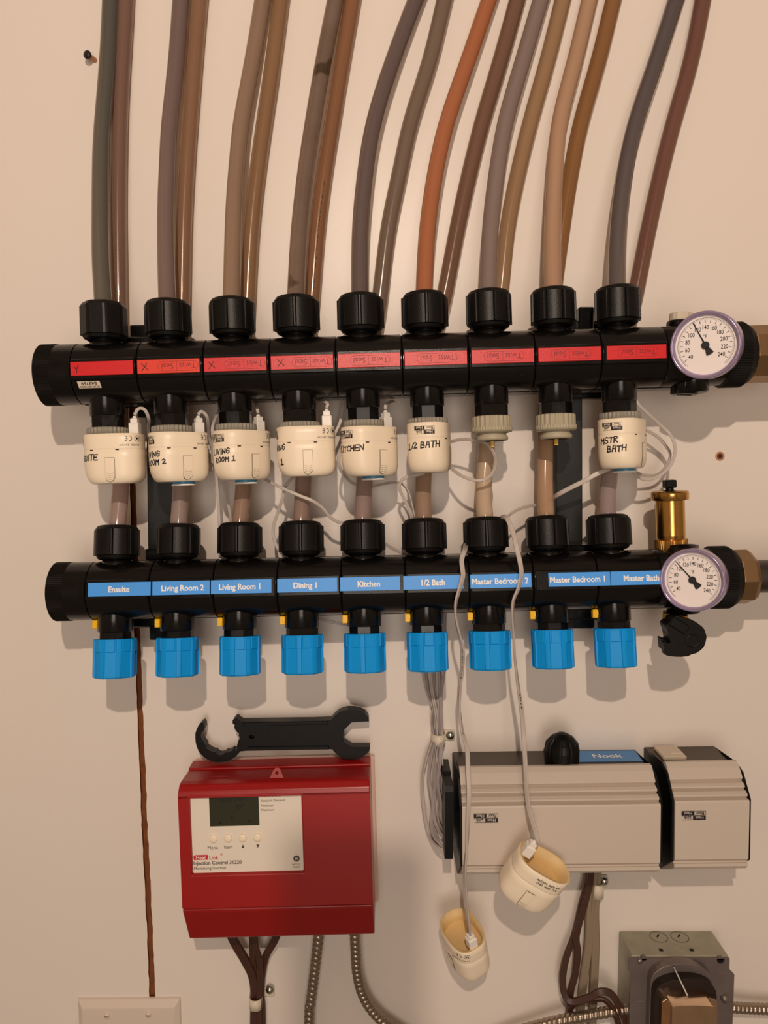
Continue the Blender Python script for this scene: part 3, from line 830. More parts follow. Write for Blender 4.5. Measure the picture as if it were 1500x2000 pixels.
def gray_ring(z0, parent_m, i, bare):
    r = None
    mw = MR @ T((PITCHM * i, 0, z0)) @ R([10, 0, 20, 5, 0, 12, 0, 15, 7][i], 'Z')
    if not bare:
        o = empty('adapter_ring', mw, 'grey ribbed ring joining the %s actuator from the left to its valve' % ZONE[i], 'ring', 'grey adapter rings')
        def rf(a, k, rr, z): return rr + 0.0004 * math.cos(a * 30)
        m = MB().soft().lathe([(0.0150, -0.0052), (0.0170, -0.0046), (0.0170, 0.0), (0.0164, 0.0008), (0.0128, 0.0008)], 240, rf=lambda a, k, rr, z: rr + (0.00045 * math.cos(a * 30) if k < 4 else 0), cap=False)
        m.build('ring_body', 'ring_grey', o)
    else:
        o = empty('valve_adapter', mw, 'bare grey ribbed valve adapter with a yellow pin under the %s red strip' % ZONE[i], 'valve adapter', 'bare grey valve adapters')
        m = MB().soft().lathe([(0.0132, -0.0135), (0.0168, -0.0125), (0.0172, -0.0110), (0.0172, -0.0085), (0.0162, -0.0078), (0.0162, 0.0), (0.0155, 0.0010), (0.0128, 0.0010)], 240,
             rf=lambda a, k, rr, z: rr + (0.00035 * math.cos(a * 44) if 2 <= k <= 3 else (0.0005 * math.cos(a * 22) if 4 <= k <= 6 else 0)), cap=False)
        m.soft().lathe([(0.0105, -0.0200), (0.0128, -0.0198), (0.0136, -0.0185), (0.0136, -0.0170), (0.0120, -0.0150), (0.0120, -0.0125)], 48, cap=False)
        m.build('ring_body', 'valve_grey', o)
        m = MB().flat().lathe([(0.0100, -0.0199), (0.0100, -0.0180)], 32, cap=True).build('inner_disc', 'hole', o)
        m = MB().flat().lathe([(0.0019, -0.0250), (0.0019, -0.0180)], 6).build('pin', 'pin_yellow', o)
    return o
ATOP = -0.0525
ACT = {  # psi, words, wth, disc
    0: (-2, [('ENSUITE', 0.0046, -0.0235, 0.0000)], -2.30, False, 'hand-lettered SUITE at its left edge, leftmost in the row'),
    1: (32, [('LIVING', 0.0044, -0.0215, -0.002), ('ROOM 2', 0.0044, -0.0282, 0.0015)], -2.72, True, 'hand-lettered LIVING ROOM 2'),
    2: (44, [('LIVING', 0.0042, -0.0205, -0.002), ('ROOM 1', 0.0042, -0.0270, 0.0015)], -2.72, True, 'hand-lettered LIVING ROOM 1'),
    3: (2, [('DINING', 0.0048, -0.0205, -0.0025), ('1', 0.0055, -0.0320, 0.0020)], -2.50, False, 'lettering ING over 1 at its left edge'),
    4: (36, [('KITCHEN', 0.0048, -0.0215, -0.0055)], -2.50, True, 'hand-lettered KITCHEN'),
    5: (76, [('1/2 BATH', 0.0050, -0.0222, 0.001)], -3.16, False, 'hand-lettered 1/2 BATH'),
    8: (52, [('MSTR', 0.0048, -0.0210, -0.0060), ('BATH', 0.0048, -0.0280, 0.0005)], -2.95, True, 'hand-lettered MSTR BATH, far right of the row'),
}
act_roots = {}
for i in range(9):
    bare = i in (6, 7)
    gray_ring(-0.0475, MR, i, bare)
    if bare: continue
    psi, words, wth, disc, txt = ACT[i]
    mw = MR @ T((PITCHM * i, 0, ATOP + (0.0015 if i in (3, 5) else 0))) @ R(psi, 'Z')
    act_roots[i] = actuator(mw, words, 'cream actuator on the upper manifold, %s' % txt, wth, disc, wslope=0.06)

# ------------------------------------------------------------------ blue caps and yellow tabs of the lower manifold
def blue_cap():
    r = empty('flow_limiter', MBl @ T((0, 0, -0.0420)), 'x', 'cap', 'blue caps under the lower manifold')
    n = 192
    def rf(a, k, rr, z):
        b = (a + PI / 8) % (PI / 4) - PI / 8
        flat_ = rr * 0.972 / math.cos(b) 
        base = min(flat_, rr * 1.01)
        g = abs(((a) % (PI / 4)) - PI / 8)     # 0 at polygon corners
        rib = 0.0011 if (g < 0.10 and k in (2, 3, 4, 5, 6, 7)) else 0
        step = 0.0009 if (k in (6, 7, 8) and g > 0.17) else 0
        return base + max(rib, step)
    R0 = 0.0174
    m = MB().flat().lathe([(R0 - 0.006, -0.0335), (R0 - 0.0012, -0.0335), (R0 - 0.0003, -0.0322), (R0 - 0.0002, -0.0300), (R0 - 0.0003, -0.0150), (R0 - 0.0003, -0.0112), (R0 - 0.0001, -0.0106), (R0 - 0.0001, -0.0020), (R0 + 0.0002, 0.0), (0.0140, 0.0)], n, rf=rf, cap=True)
    m.build('cap_shell', 'cap_blue', r)
    return r
cap0 = blue_cap(); tabm = None
for i in range(9):
    c = cap0 if i == 0 else copy_tree(cap0)
    c.matrix_world = MBl @ T((PITCHM * i, 0, -0.0425)) @ R([6, -4, 12, 20, 18, 3, 8, -2, -14][i], 'Z')
    c['label'] = 'bright blue ribbed cap hanging under the "%s" label of the lower manifold' % LAB[i]
tm = MB().box((0, 0, 0), (0.0048, 0.0062, 0.0075), ch=0.0006); tm.box((0.001, -0.0032, 0.0008), (0.0026, 0.0008, 0.0036))
t0 = tm.build('yellow_tab', 'tab_yellow')
for i in range(9):
    o = t0 if i == 0 else t0.copy()
    if i: COL.objects.link(o)
    o.matrix_world = MBl @ T((PITCHM * i - 0.0168, -0.002, -RB - 0.0040))
    tag(o, 'small yellow tab on the lower manifold beside the collar under "%s"' % LAB[i], 'tab', 'yellow tabs under the lower manifold')

# ------------------------------------------------------------------ thermometers
def thermometer(px, py, d, rad, yaw, temp, pitch, label, roll=0.0, stem=0.045):
    C = W(px, py, d)
    mw = T(C) @ R(roll, 'Y') @ R(yaw, 'Z') @ R(pitch, 'X') @ RX90      # local +z faces the viewer, +y up
    r = empty('dial_thermometer', mw, label, 'thermometer', 'dial thermometers at the right ends')
    m = MB().soft().lathe([(rad * .93, -0.016), (rad * 0.985, -0.0145), (rad, -0.010), (rad * 1.0, 0.0005), (rad * 0.985, 0.0022), (rad * 0.955, 0.0028), (rad * 0.90, 0.0020), (rad * 0.875, -0.0008), (rad * .865, -0.0014)], 72, cap=False)
    m.flat().lathe([(0.005, -0.0145), (rad * .93, -0.014)], 48, cap=True)
    m.build('housing', 'bezel', r)
    m = MB().soft().lathe([(0.0085, -0.014 - stem), (0.0085, -0.013)], 24)
    m.build('stem', 'black_matte', r)
    m = MB().flat()
    N = 64; m.add([(0, 0, 0)] + [(rad * .90 * math.cos(2 * PI * k / N), rad * .90 * math.sin(2 * PI * k / N), 0) for k in range(N)], [(0, k + 1, (k + 1) % N + 1) for k in range(N)], T((0, 0, -0.0016)))
    m.mat(1); z = -0.0014
    def pol(a, rr): a = math.radians(a); return (rr * math.sin(a), rr * math.cos(a))
    def A(t): return -2 + (t - 140) * 1.25
    pl = lambda u, v: (u, v, z)
    R2 = rad * 0.79
    m.strokes([[pol(A(t), R2 * 1.01) for t in range(32, 249, 4)]], 0.00018, pl)
    for t in range(30, 251, 2): m.strokes([[pol(A(t), R2), pol(A(t), R2 * 0.945)]], 0.00013, pl)
    for t in range(40, 241, 10): m.strokes([[pol(A(t), R2 * 0.915), pol(A(t), R2 * 0.83)]], 0.00042, pl)
    for t in range(40, 241, 20):
        x, y = pol(A(t), R2 * 0.665); m.text(str(t), 0.0050 * rad / 0.0287, lambda u, v: (x + u, y + v, z), sx=.78, bold=.005)
    m.text('°F', 0.0042, lambda u, v: (u - 0.0005, v + R2 * .32, z), sx=.85)
    m.build('dial_face', ['dial', 'dial_ink'], r)
    m = MB().flat(); an = math.radians(A(temp)); M2 = Matrix.Rotation(-an, 4, 'Z')
    nl = R2 * 0.97
    m.add([(-0.0006, 0, 0), (0.0006, 0, 0), (0.00022, nl, 0), (-0.00022, nl, 0), (-0.0006, 0, .0003), (0.0006, 0, .0003), (0.00022, nl, .0003), (-0.00022, nl, .0003)],
          [(0, 3, 2, 1), (4, 5, 6, 7), (0, 1, 5, 4), (1, 2, 6, 5), (2, 3, 7, 6), (3, 0, 4, 7)], M2)
    tl = R2 * 0.36
    m.add([(-0.0008, 0, .0001), (0.0008, 0, .0001), (0.0030, -tl, .0001), (0.0016, -tl * 1.08, .0001), (-0.0016, -tl * 1.08, .0001), (-0.0030, -tl, .0001),
           (-0.0008, 0, .0005), (0.0008, 0, .0005), (0.0030, -tl, .0005), (0.0016, -tl * 1.08, .0005), (-0.0016, -tl * 1.08, .0005), (-0.0030, -tl, .0005)],
          [(0, 5, 4, 3, 2, 1)[::-1], (6, 7, 8, 9, 10, 11)[::-1], (1, 2, 8, 7), (2, 3, 9, 8), (3, 4, 10, 9), (4, 5, 11, 10), (5, 0, 6, 11)], M2)
    m.soft().lathe([(0.0030, 0), (0.0030, 0.0012), (0.0024, 0.0016)], 24)
    m.build('needle', 'dial_ink', r, local=(0, 0, -0.0010))
    return r
thermometer(1377.5, 674, 0.117, 0.0270, -34, 119, 4, 'round dial thermometer reading near 120, on the upper manifold', stem=0.020)
thermometer(1352, 1133, 0.105, 0.0264, -36, 106, -4, 'round dial thermometer reading near 105, on the lower manifold', stem=0.020)

# ------------------------------------------------------------------ fittings on the right ends
def at_world(name, M_, label, cat, group=None): return empty(name, M_, label, cat, group)
# brass air vent
base = W(1311, 1070, 0.058); top = W(1308, 958, 0.058)
up = (top - base); hh = up.length
rot = Matrix.Rotation(math.atan2(up.x, up.z), 4, 'Y')
av = at_world('air_vent', T(base) @ rot, 'brass automatic air vent with a black cap standing behind the lower thermometer', 'air vent')
m = MB().soft()
for a, b in (((0.0128, 0.008), (0.0120, 0.0085)), ((0.0120, 0.0085), (0.0124, 0.012)), ((0.0124, 0.012), (0.0124, hh - 0.0085)), ((0.0124, hh - 0.0085), (0.0130, hh - 0.0078)), ((0.0130, hh - 0.0078), (0.0158, hh - 0.0076))):
    m.lathe([a, b], 48, cap=False)
m.build('body', 'brass', av)
m = MB().soft().lathe([(0.0157, hh - 0.0082), (0.0161, hh - 0.0078), (0.0161, hh - 0.0018)], 64, cap=True).soft().lathe([(0.0161, hh - 0.0018), (0.0154, hh - 0.0006), (0.0066, hh)], 64, cap=False)
m.build('lid', 'brass', av)
m = MB().flat().lathe([(0.0122, -0.004), (0.0136, 0.0), (0.0136, 0.0080), (0.0120, 0.0088)], 180, rf=lambda a, k, r, z: r + (0.0004 * (1 if int(a / (2 * PI) * 90 + k * .5) % 2 else 0) if 1 <= k <= 2 else 0), cap=True)
m.build('knurled_collar', 'brass_knurl', av)
m = MB().box((0, 0, hh + 0.0060), (0.0098, 0.0098, 0.0068), ch=0.0008); m.soft().lathe([(0.0035, hh - 0.001), (0.0035, hh + 0.003)], 16)
m.build('cap', 'box_black', av)
# cream plug on a black collar, upper manifold
P = W(1330, 627, 0.070)
pg = at_world('vent_plug', T(P) @ R(2, 'Y'), 'cream hexagonal plug half hidden behind the upper thermometer', 'plug')
m = MB().flat().lathe([(0.0095, 0.0), (0.0098, 0.0003), (0.0098, 0.0058), (0.0088, 0.0066)], 14); m.build('plug_head', 'sticker_cream', pg)
m = MB().soft().lathe([(0.0118, -0.010), (0.0118, -0.0018), (0.0108, -0.0004)], 36); m.build('collar', 'black_plastic', pg)
# black plug under the upper manifold
P = W(1337, 757, 0.074)
pg = at_world('drain_plug', T(P) @ R(2, 'Y') @ R(-2, 'X'), 'black round slotted plug under the upper thermometer', 'plug')
m = MB().soft().lathe([(0.0105, -0.0062), (0.0116, -0.0056), (0.0118, 0.006)], 40); m.build('plug_head', 'black_plastic', pg)
m = MB().box((0, 0, -0.0063), (0.012, 0.0022, 0.0006)); m.build('slot', 'hole', pg)
# drain valve with black cap
P = W(1318, 1206, 0.074)
dv = at_world('drain_valve', T(P) @ R(4, 'Y'), 'brass hexagon fitting with a black notched cap hanging below the lower thermometer', 'valve')
m = MB().flat().lathe([(0.0108, -0.0036), (0.0118, -0.0030), (0.0118, 0.0036), (0.0108, 0.0042)], 6, M=R(10, 'Z')); m.build('hex_fitting', 'brass', dv)
m = MB().soft().lathe([(0.0078, -0.018), (0.0078, -0.003)], 24); m.build('threaded_tail', 'brass', dv)
trace = [(395, 185), (330, 200), (290, 320), (200, 380), (155, 440), (175, 540), (215, 630), (235, 740), (255, 830), (262, 905), (230, 920), (120, 870), (85, 895), (95, 1040), (115, 1210), (200, 1245), (400, 1268), (560, 1270), (740, 1255), (830, 1205), (960, 1170), (1060, 1100), (1130, 1040), (1180, 960), (1210, 860), (1228, 770), (1225, 690), (1195, 610), (1190, 560), (1120, 470), (1020, 390), (930, 330), (830, 290), (740, 270), (600, 215), (500, 190)]
dd = 0.096
inv = dv.matrix_world.inverted()
pts = [W(1290 + a / 13.636, 1190 + b / 13.636, dd) for a, b in trace]
Q = [inv @ p for p in pts]
yc = sum(q.y for q in Q) / len(Q)
outline = [(q.x, q.z) for q in Q][::-1]
m = MB().prism(outline, yc, yc + 0.0075)
cxx = sum(p[0] for p in outline) / len(outline); czz = sum(p[1] for p in outline) / len(outline)
m.prism([(cxx + (p[0] - cxx) * 0.9, czz + (p[1] - czz) * 0.9) for p in outline], yc + 0.0075, yc + 0.020)
m.build('notched_cap', 'black_matte', dv, bevel=0.0012)
c2 = inv @ W(1290 + 850 / 13.636, 1190 + 840 / 13.636, dd)
m = MB().soft().lathe([(0.0060, 0), (0.0058, 0.0009), (0.0050, 0.0012), (0.0046, 0.0006)], 32, M=T((c2.x, yc + 0.0002, c2.z)) @ RX90); m.build('cap_boss', 'black_matte', dv)
c3 = inv @ W(1290 + 450 / 13.636, 1190 + 420 / 13.636, dd)
m = MB().box((0, 0, 0), (0.017, 0.003, 0.0085), M=T((c3.x + .001, yc - 0.0008, c3.z)) @ R(28, 'Y'), ch=0.0010); m.build('cap_lug', 'black_matte', dv)

# ------------------------------------------------------------------ red control box
def wallmat(px, py, roll): return T(W(px, py, 0)) @ R(roll, 'Y')
RM = wallmat(556, 1600, -1.6)
RI = RM.inverted()
rb = empty('control_box', RM, 'red wall controller with a display panel and four buttons under the wrench', 'controller')
def loc(px, py, d, M_=RI): return M_ @ W(px, py, d)
xl = (loc(347, 1545, 0.066).x + loc(355, 1760, 0.070).x) / 2; xr = (loc(722, 1540, 0.066).x + loc(729, 1760, 0.070).x) / 2
zt0 = loc(556, 1474, 0.0).z; zt1 = loc(540, 1540, 0.064).z; zse = loc(556, 1770, 0.070).z; zb = loc(556, 1832, 0.060).z
print('box', xl, xr, zt0, zt1, zse, zb)
bd = 0.009                                   # beige back plate thickness
prof = [(bd, zt0), (0.026, zt0 - 0.0005), (0.0262, zt0 - 0.0022), (0.052, zt0 - 0.0040), (0.060, zt1 + 0.004), (0.065, zt1 - 0.0005), (0.0665, zt1 - 0.006), (0.0700, zse)]
prof[3] = (0.054, (zt0 + zt1) / 2 + 0.002)
W0, W1 = loc(368, 1555, 0.067), loc(594, 1704, 0.068)
hx0, hx1, hz1, hz0 = W0.x, W1.x, W0.z, W1.z
m = MB().flat()
def yat(z):
    for (d0, z0), (d1, z1) in zip(prof[6:-1], prof[7:]):
        return -(d0 + (d1 - d0) * (z - z0) / (z1 - z0))
tap = 0.0035                                   # side walls taper towards the front
def xw(d, s): k = tap * d / 0.07; return (xl + (tap - k) * -1 + 0) if s < 0 else (xr + (tap - k))
def ring(d, z): return [(xl, -d, z), (xr, -d, z)]
for (d0, z0), (d1, z1) in zip(prof[:6], prof[1:7]):
    a, b = ring(d0, z0); c, d_ = ring(d1, z1); m.add([a, b, d_, c], [(0, 3, 2, 1)[::-1] if False else (0, 3, 2, 1)])
xs = [xl, hx0, hx1, xr]; zs = [prof[6][1], hz1, hz0, zse]
for i in range(3):
    for j in range(3):
        if i == 1 and j == 1: continue
        q = [(xs[i], yat(zs[j + 1]), zs[j + 1]), (xs[i + 1], yat(zs[j + 1]), zs[j + 1]), (xs[i + 1], yat(zs[j]), zs[j]), (xs[i], yat(zs[j]), zs[j])]
        m.add(q, [(0, 1, 2, 3)])
rec = 0.0035
c4 = [(hx0, hz0), (hx1, hz0), (hx1, hz1), (hx0, hz1)]
for k in range(4):
    a, b = c4[k], c4[(k + 1) % 4]
    ins = [((hx0 + 0.0008) if p[0] == hx0 else (hx1 - 0.0008), (hz0 + 0.0012) if p[1] == hz0 else (hz1 - 0.0006)) for p in (a, b)]
    m.add([(a[0], yat(a[1]), a[1]), (b[0], yat(b[1]), b[1]), (ins[1][0], yat(b[1]) + rec, ins[1][1]), (ins[0][0], yat(a[1]) + rec, ins[0][1])], [(0, 3, 2, 1)[::-1]])
# sides, bottom closed behind the lower cover
side = [(bd, zt0)] + prof[1:] + [(bd, zse)]
m.add([(xl, -d, z) for d, z in side], [tuple(range(len(side)))]); m.add([(xr, -d, z) for d, z in side], [tuple(range(len(side)))[::-1]])
m.add([(xl, -bd, zse), (xr, -bd, zse), (xr, -prof[-1][0], zse), (xl, -prof[-1][0], zse)], [(0, 1, 2, 3)[::-1]])
o = m.build('case', 'red_box', rb)
import bmesh
def weld_bevel(o, w_, seg=3, ang=25):
    bm = bmesh.new(); bm.from_mesh(o.data); bmesh.ops.remove_doubles(bm, verts=bm.verts, dist=1e-6); bmesh.ops.recalc_face_normals(bm, faces=bm.faces)
    bm.to_mesh(o.data); bm.free()
    b = o.modifiers.new('bevel', 'BEVEL'); b.width = w_; b.segments = seg; b.limit_method = 'ANGLE'; b.angle_limit = math.radians(ang)
    for p in o.data.polygons: p.use_smooth = False
weld_bevel(o, 0.0016, 3, 30)
# lower wiring cover
m = MB().flat()
lowp = [(bd, zse - 0.0006), (0.0700, zse - 0.0006), (0.0698, zse - 0.004), (0.0600, zb + 0.002), (0.0570, zb), (bd, zb)]
N = len(lowp)
lx0, lx1 = loc(371, 1832, 0.058).x, loc(732, 1832, 0.058).x
def lx(z, s):
    t = (zse - z) / (zse - zb); return (xl + (lx0 - xl) * t) if s < 0 else (xr + (lx1 - xr) * t)
vl = [(lx(z, -1), -d, z) for d, z in lowp]; vr = [(lx(z, 1), -d, z) for d, z in lowp]
m.add(vl + vr, [tuple(range(N)), tuple(range(N, 2 * N))[::-1]] + [(k, k + N, (k + 1) % N + N, (k + 1) % N) for k in range(N)])
o = m.build('wiring_cover', 'red_box_low', rb); weld_bevel(o, 0.0014, 3, 30)
# beige back plate
m = MB().box(((xl + xr) / 2 + 0.002, -bd / 2, (zt0 + zb) / 2), (xr - xl + 0.003, bd, zt0 - zb - 0.002), ch=0.001); m.build('back_plate', 'backplate', rb)
# lug with a hole on the top edge
P0 = loc(541, 1517, 0.050)
lug = [(-0.0085, -0.006), (0.0085, -0.006), (0.0030, 0.0062), (0.0015, 0.0076), (-0.0015, 0.0076), (-0.0030, 0.0062)]
hole = [(0.0016 * math.cos(2 * PI * k / 12), 0.0030 + 0.0016 * math.sin(2 * PI * k / 12)) for k in range(12)]
m = MB().prism(lug, -0.0018, 0.0018, holes=[hole]); o = m.build('lug', 'red_box', rb, local=P0)
o.rotation_euler.x = math.radians(-32)
m = MB().box((0, 0, 0), (0.017, 0.0016, 0.0006)); o = m.build('top_slot', 'red_box_low', rb, local=loc(429, 1517, 0.0475)); 
# display panel
def pf(u, z, l=0.0): return (u, yat(z) + rec - 0.0005 - l, z)
m = MB().flat(); m.add([pf(hx0, hz0), pf(hx1, hz0), pf(hx1, hz1), pf(hx0, hz1)], [(0, 1, 2, 3)])
def pp(px, py): q = loc(px, py, 0.064); return q.x, q.z
def ptext(t, px, py, size, bold=0.0, left=False, sx=1.0, mi=1):
    x, z = pp(px, py); m.mat(mi)
    if left:
        vs, _ = text_geo(t, bold); x -= min(v[0] for v in vs) * size * sx
    m.text(t, size, lambda u, v: pf(x + u, z + v, 0.0002), bold=bold, sx=sx)
for t, py in (('Heat Demand', 1554.5), ('StatLink Demand', 1564), ('Minimum', 1573), ('Maximum', 1582)): ptext(t, 510, py, 0.0029, 0.0, True, 1.08)
ptext('Menu', 416, 1654, 0.0043); ptext('Item', 446.5, 1653, 0.0043)
for px, up_ in ((475, 1), (504, -1)):
    x, z = pp(px, 1651.5); m.mat(1); m.add([pf(x - .0014, z - .0017 * up_, .0002), pf(x + .0014, z - .0017 * up_, .0002), pf(x, z + .0018 * up_, .0002)], [(0, 1, 2) if up_ > 0 else (2, 1, 0)])
ptext('Injection Control 31220', 379, 1684, 0.0046, 0.022, True, 0.98); ptext('Modulating Injection', 380, 1694, 0.0036, 0.0, True)
x, z = pp(393, 1673); m.mat(2)
m.add([pf(x - .0065, z - .0023, .0001), pf(x + .0065, z - .0023, .0001), pf(x + .0065, z + .0023, .0001), pf(x - .0055, z + .0023, .0001), pf(x - .0068, z + .001, .0001)], [(0, 1, 2, 3, 4)])
ptext('Heat', 393, 1673, 0.0047, 0.02, mi=0); ptext('Link', 418, 1673, 0.0050, 0.01, mi=2); ptext('®', 433, 1667, 0.0030, 0, mi=2)
x, z = pp(579.5, 1675); m.mat(1)
m.add([pf(x + .0030 * math.cos(2 * PI * k / 20), z + .0030 * math.sin(2 * PI * k / 20), .0001) for k in range(20)], [tuple(range(20))])
m.mat(0); m.text('SA', 0.0034, lambda u, v: pf(x + u, z + v, .0003), bold=.01, sx=.8)
ptext('NRTL/C', 579, 1686, 0.0022, mi=3); ptext('LR 58233', 579, 1691, 0.0018, mi=3)
m.build('display_panel', ['panel', 'print_grey', 'logo_red', 'print_grey'], rb)
a, b = pp(408, 1558), pp(507, 1611)
m = MB().flat(); zt_ = hz1 - 0.0008
m.add([pf(a[0], b[1], .0003), pf(b[0], b[1], .0003), pf(b[0], zt_, .0003), pf(a[0], zt_, .0003)], [(0, 1, 2, 3)])
m.mat(1); x, z = pp(468, 1576); m.text('39°', 0.0085, lambda u, v: pf(x + u, z + v, .0004), sx=.7)
x, z = pp(455, 1563); m.text('BOILER SUPPLY', 0.0036, lambda u, v: pf(x + u, z + v, .0004))
for px, py in ((453, 1596), (487, 1603), (430, 1607)):
    x, z = pp(px, py); m.add([pf(x - .001, z - .0009, .0004), pf(x + .001, z - .0009, .0004), pf(x + .001, z + .0009, .0004), pf(x - .001, z + .0009, .0004)], [(0, 1, 2, 3)])
m.build('lcd_screen', ['lcd', 'lcd_ink'], rb)
for px, py in ((417.5, 1636.5), (446, 1635.5), (474.5, 1635), (503, 1634)):
    x, z = pp(px, py); p = pf(x, z)
    m = MB().soft().lathe([(0.0038, -0.0005), (0.0037, 0.0014)], 28, M=RX90, cap=False).lathe([(0.0037, 0.0014), (0.0032, 0.0019), (0.0015, 0.0021)], 28, M=RX90, cap=True)
    m.build('button', 'cream', rb, local=p)

# ------------------------------------------------------------------ black wrench on the box
wr = [(258, 138), (240, 148), (228, 165), (216, 190), (209, 215), (209, 245), (211, 270), (217, 297), (228, 325), (243, 348), (262, 368), (285, 384), (312, 396), (340, 402), (370, 404), (400, 402), (428, 396), (455, 384), (478, 368), (510, 333), (560, 329), (1120, 319), (1138, 340), (1160, 362), (1190, 378), (1225, 385), (1262, 385), (1295, 379), (1322, 368), (1350, 350), (1368, 330), (1372, 302), (1250, 302), (1200, 270), (1194, 232), (1200, 190), (1250, 140), (1366, 134), (1362, 108), (1340, 80), (1310, 65), (1280, 57), (1250, 54), (1220, 55), (1190, 62), (1162, 75), (1138, 95), (1113, 124), (1000, 129), (520, 136), (500, 125), (485, 110), (472, 112), (457, 128), (458, 148), (472, 158), (468, 172), (483, 200), (500, 215), (498, 228), (506, 242), (503, 256), (494, 262), (490, 285), (485, 300), (488, 318), (470, 330), (456, 324), (445, 332), (430, 340), (410, 340), (398, 352), (375, 358), (352, 350), (345, 338), (318, 334), (300, 322), (280, 310), (282, 297), (268, 275), (258, 262), (246, 235), (250, 208), (262, 198), (272, 178), (270, 155)]
dW = 0.0215
WM = T(W(560, 1440, dW)); wi = WM.inverted()
q = [wi @ W(320 + a / 3.409, 1370 + b / 3.409, dW) for a, b in wr]
hc = wi @ W(320 + 585 / 3.409, 1370 + 237 / 3.409, dW)
hl = [(hc.x + 0.0027 * math.cos(2 * PI * k / 14), hc.z + 0.0022 * math.sin(2 * PI * k / 14)) for k in range(14)]
ww = empty('plastic_wrench', WM, 'black plastic two-ended wrench lying on top of the red control box', 'wrench')
m = MB().prism([(p.x, p.z) for p in q][::-1], 0, 0.011, holes=[hl])
o = m.build('wrench_body', 'wrench', ww, bevel=0.0007)
q1 = wi @ W(320 + 530 / 3.409, 1370 + 150 / 3.409, dW); q2 = wi @ W(320 + 1095 / 3.409, 1370 + 138 / 3.409, dW)
q3 = wi @ W(320 + 560 / 3.409, 1370 + 312 / 3.409, dW); q4 = wi @ W(320 + 1100 / 3.409, 1370 + 305 / 3.409, dW)
m = MB()
for a, b in ((q1, q2), (q3, q4)):
    c = (a + b) / 2; L_ = (b - a).length; m.box((0, 0, 0), (L_, 0.0022, 0.0035), M=T((c.x, -0.0006, c.z)) @ Matrix.Rotation(-math.atan2(b.z - a.z, b.x - a.x), 4, 'Y'), ch=0.0005)
m.build('handle_rib', 'wrench', ww)

# ------------------------------------------------------------------ grey zone controller: two modules side by side
def pz(py, d): return W(1100, py, d).z
z_top = pz(1467, 0.0)
cov = [(0.047, pz(1497, .047)), (0.0490, pz(1494, .049) ), (0.0530, pz(1497, .053)), (0.0575, pz(1508, .0575)), (0.0640, pz(1528, .064)), (0.0640, pz(1531, .064)), (0.0620, pz(1534, .062)), (0.0660, pz(1539, .066)), (0.0690, pz(1545, .069)), (0.0690, pz(1548, .069)), (0.0670, pz(1551, .067)),
       (0.0710, pz(1555, .071)), (0.0745, pz(1562, .0745)), (0.0745, pz(1565, .0745)), (0.0725, pz(1568, .0725)), (0.0775, pz(1573, .0775)), (0.0785, pz(1577, .0785)), (0.0790, pz(1688, .079)), (0.0760, pz(1691, .076)), (0.0760, pz(1694, .076)), (0.0780, pz(1696, .078)), (0.0780, pz(1702, .078)), (0.0750, pz(1706, .075)), (0.045, pz(1706, .045))]
def extr(name, mats, profile, x0, x1, parent, mslots=None, smooth=False, x0f=None):
    m = MB(); m.smooth = smooth; n_ = len(profile)
    vl = [(x0, -d, z) for d, z in profile]; vr = [(x1, -d, z) for d, z in profile]
    for k in range(n_ - 1): m.add([vl[k], vr[k], vr[k + 1], vl[k + 1]], [(0, 3, 2, 1)])
    m.smooth = False
    m.add(vl, [tuple(range(n_))]); m.add(vr, [tuple(range(n_))[::-1]])
    return m
def zone_module(xa, xb, label, dz, slope, group):
    r = empty('zone_controller', T((xa, 0, 0)) , label, 'controller')
    r.rotation_euler.y = math.radians(-slope)
    Lh = xb - xa
    zz = [(d, z + dz) for d, z in cov]
    m = MB().flat()
    body = [(0.0, z_top + dz), (0.047, z_top + dz - 0.0003), (0.0475, zz[0][1] - 0.004), (0.045, zz[-1][1] + 0.002), (0.0, zz[-1][1] + 0.004)]
    m = extr('b', None, body, 0.0, Lh, r)
    vs = [(0.0, -d, z) for d, z in body]
    m.build('base', 'dark_top', r)
    m = extr('c', None, zz, 0.0015, Lh - 0.0015, r, smooth=False)
    m.build('cover', 'cover_grey', r)
    for s_, x_ in ((0, -0.0005), (1, Lh - 0.0010)):
        ep = [(d - 0.0012, z) for d, z in zz if True]
        ep = [(0.047, zz[0][1] - 0.001)] + [(0.060, pz(1518, .060) + dz), (0.0755, pz(1572, .0755) + dz), (0.0765, pz(1690, .0765) + dz), (0.045, zz[-1][1] + 0.001), (0.0, zz[-1][1] + 0.002), (0.0, z_top + dz - 0.001)]
        q = extr('e', None, ep, x_, x_ + 0.0022, r); q.build('end_plate', 'box_black', r)
    return r, Lh
xa, xb, xc, xd_ = W(884, 1500, 0.047).x, W(1262, 1500, .047).x, W(1283, 1500, .047).x, W(1428, 1500, .047).x
z1r, L1 = zone_module(xa, xb, 'long grey ridged controller module with a black knob and blue sticker on top', -0.0010, 0.8, None)
z2r, L2 = zone_module(xc, xd_, 'short grey ridged controller module at the right of the long one, cream pad on top', 0.0040, 0.8, None)
def cover_logo(root, px, py):
    d = 0.0793; i_ = root.matrix_world.inverted(); 
    c = i_ @ W(px, py, d); m = MB().flat()
    logo_text(m, lambda u, v, l=1: (c.x + u, -d - 0.00006 * l, c.z + v), 0.0215, 0, 1)
    m.build('maker_mark', ['ink', 'cover_lip'], root)
bpy.context.view_layer.update()
cover_logo(z1r, 949, 1598); cover_logo(z2r, 1355, 1593)
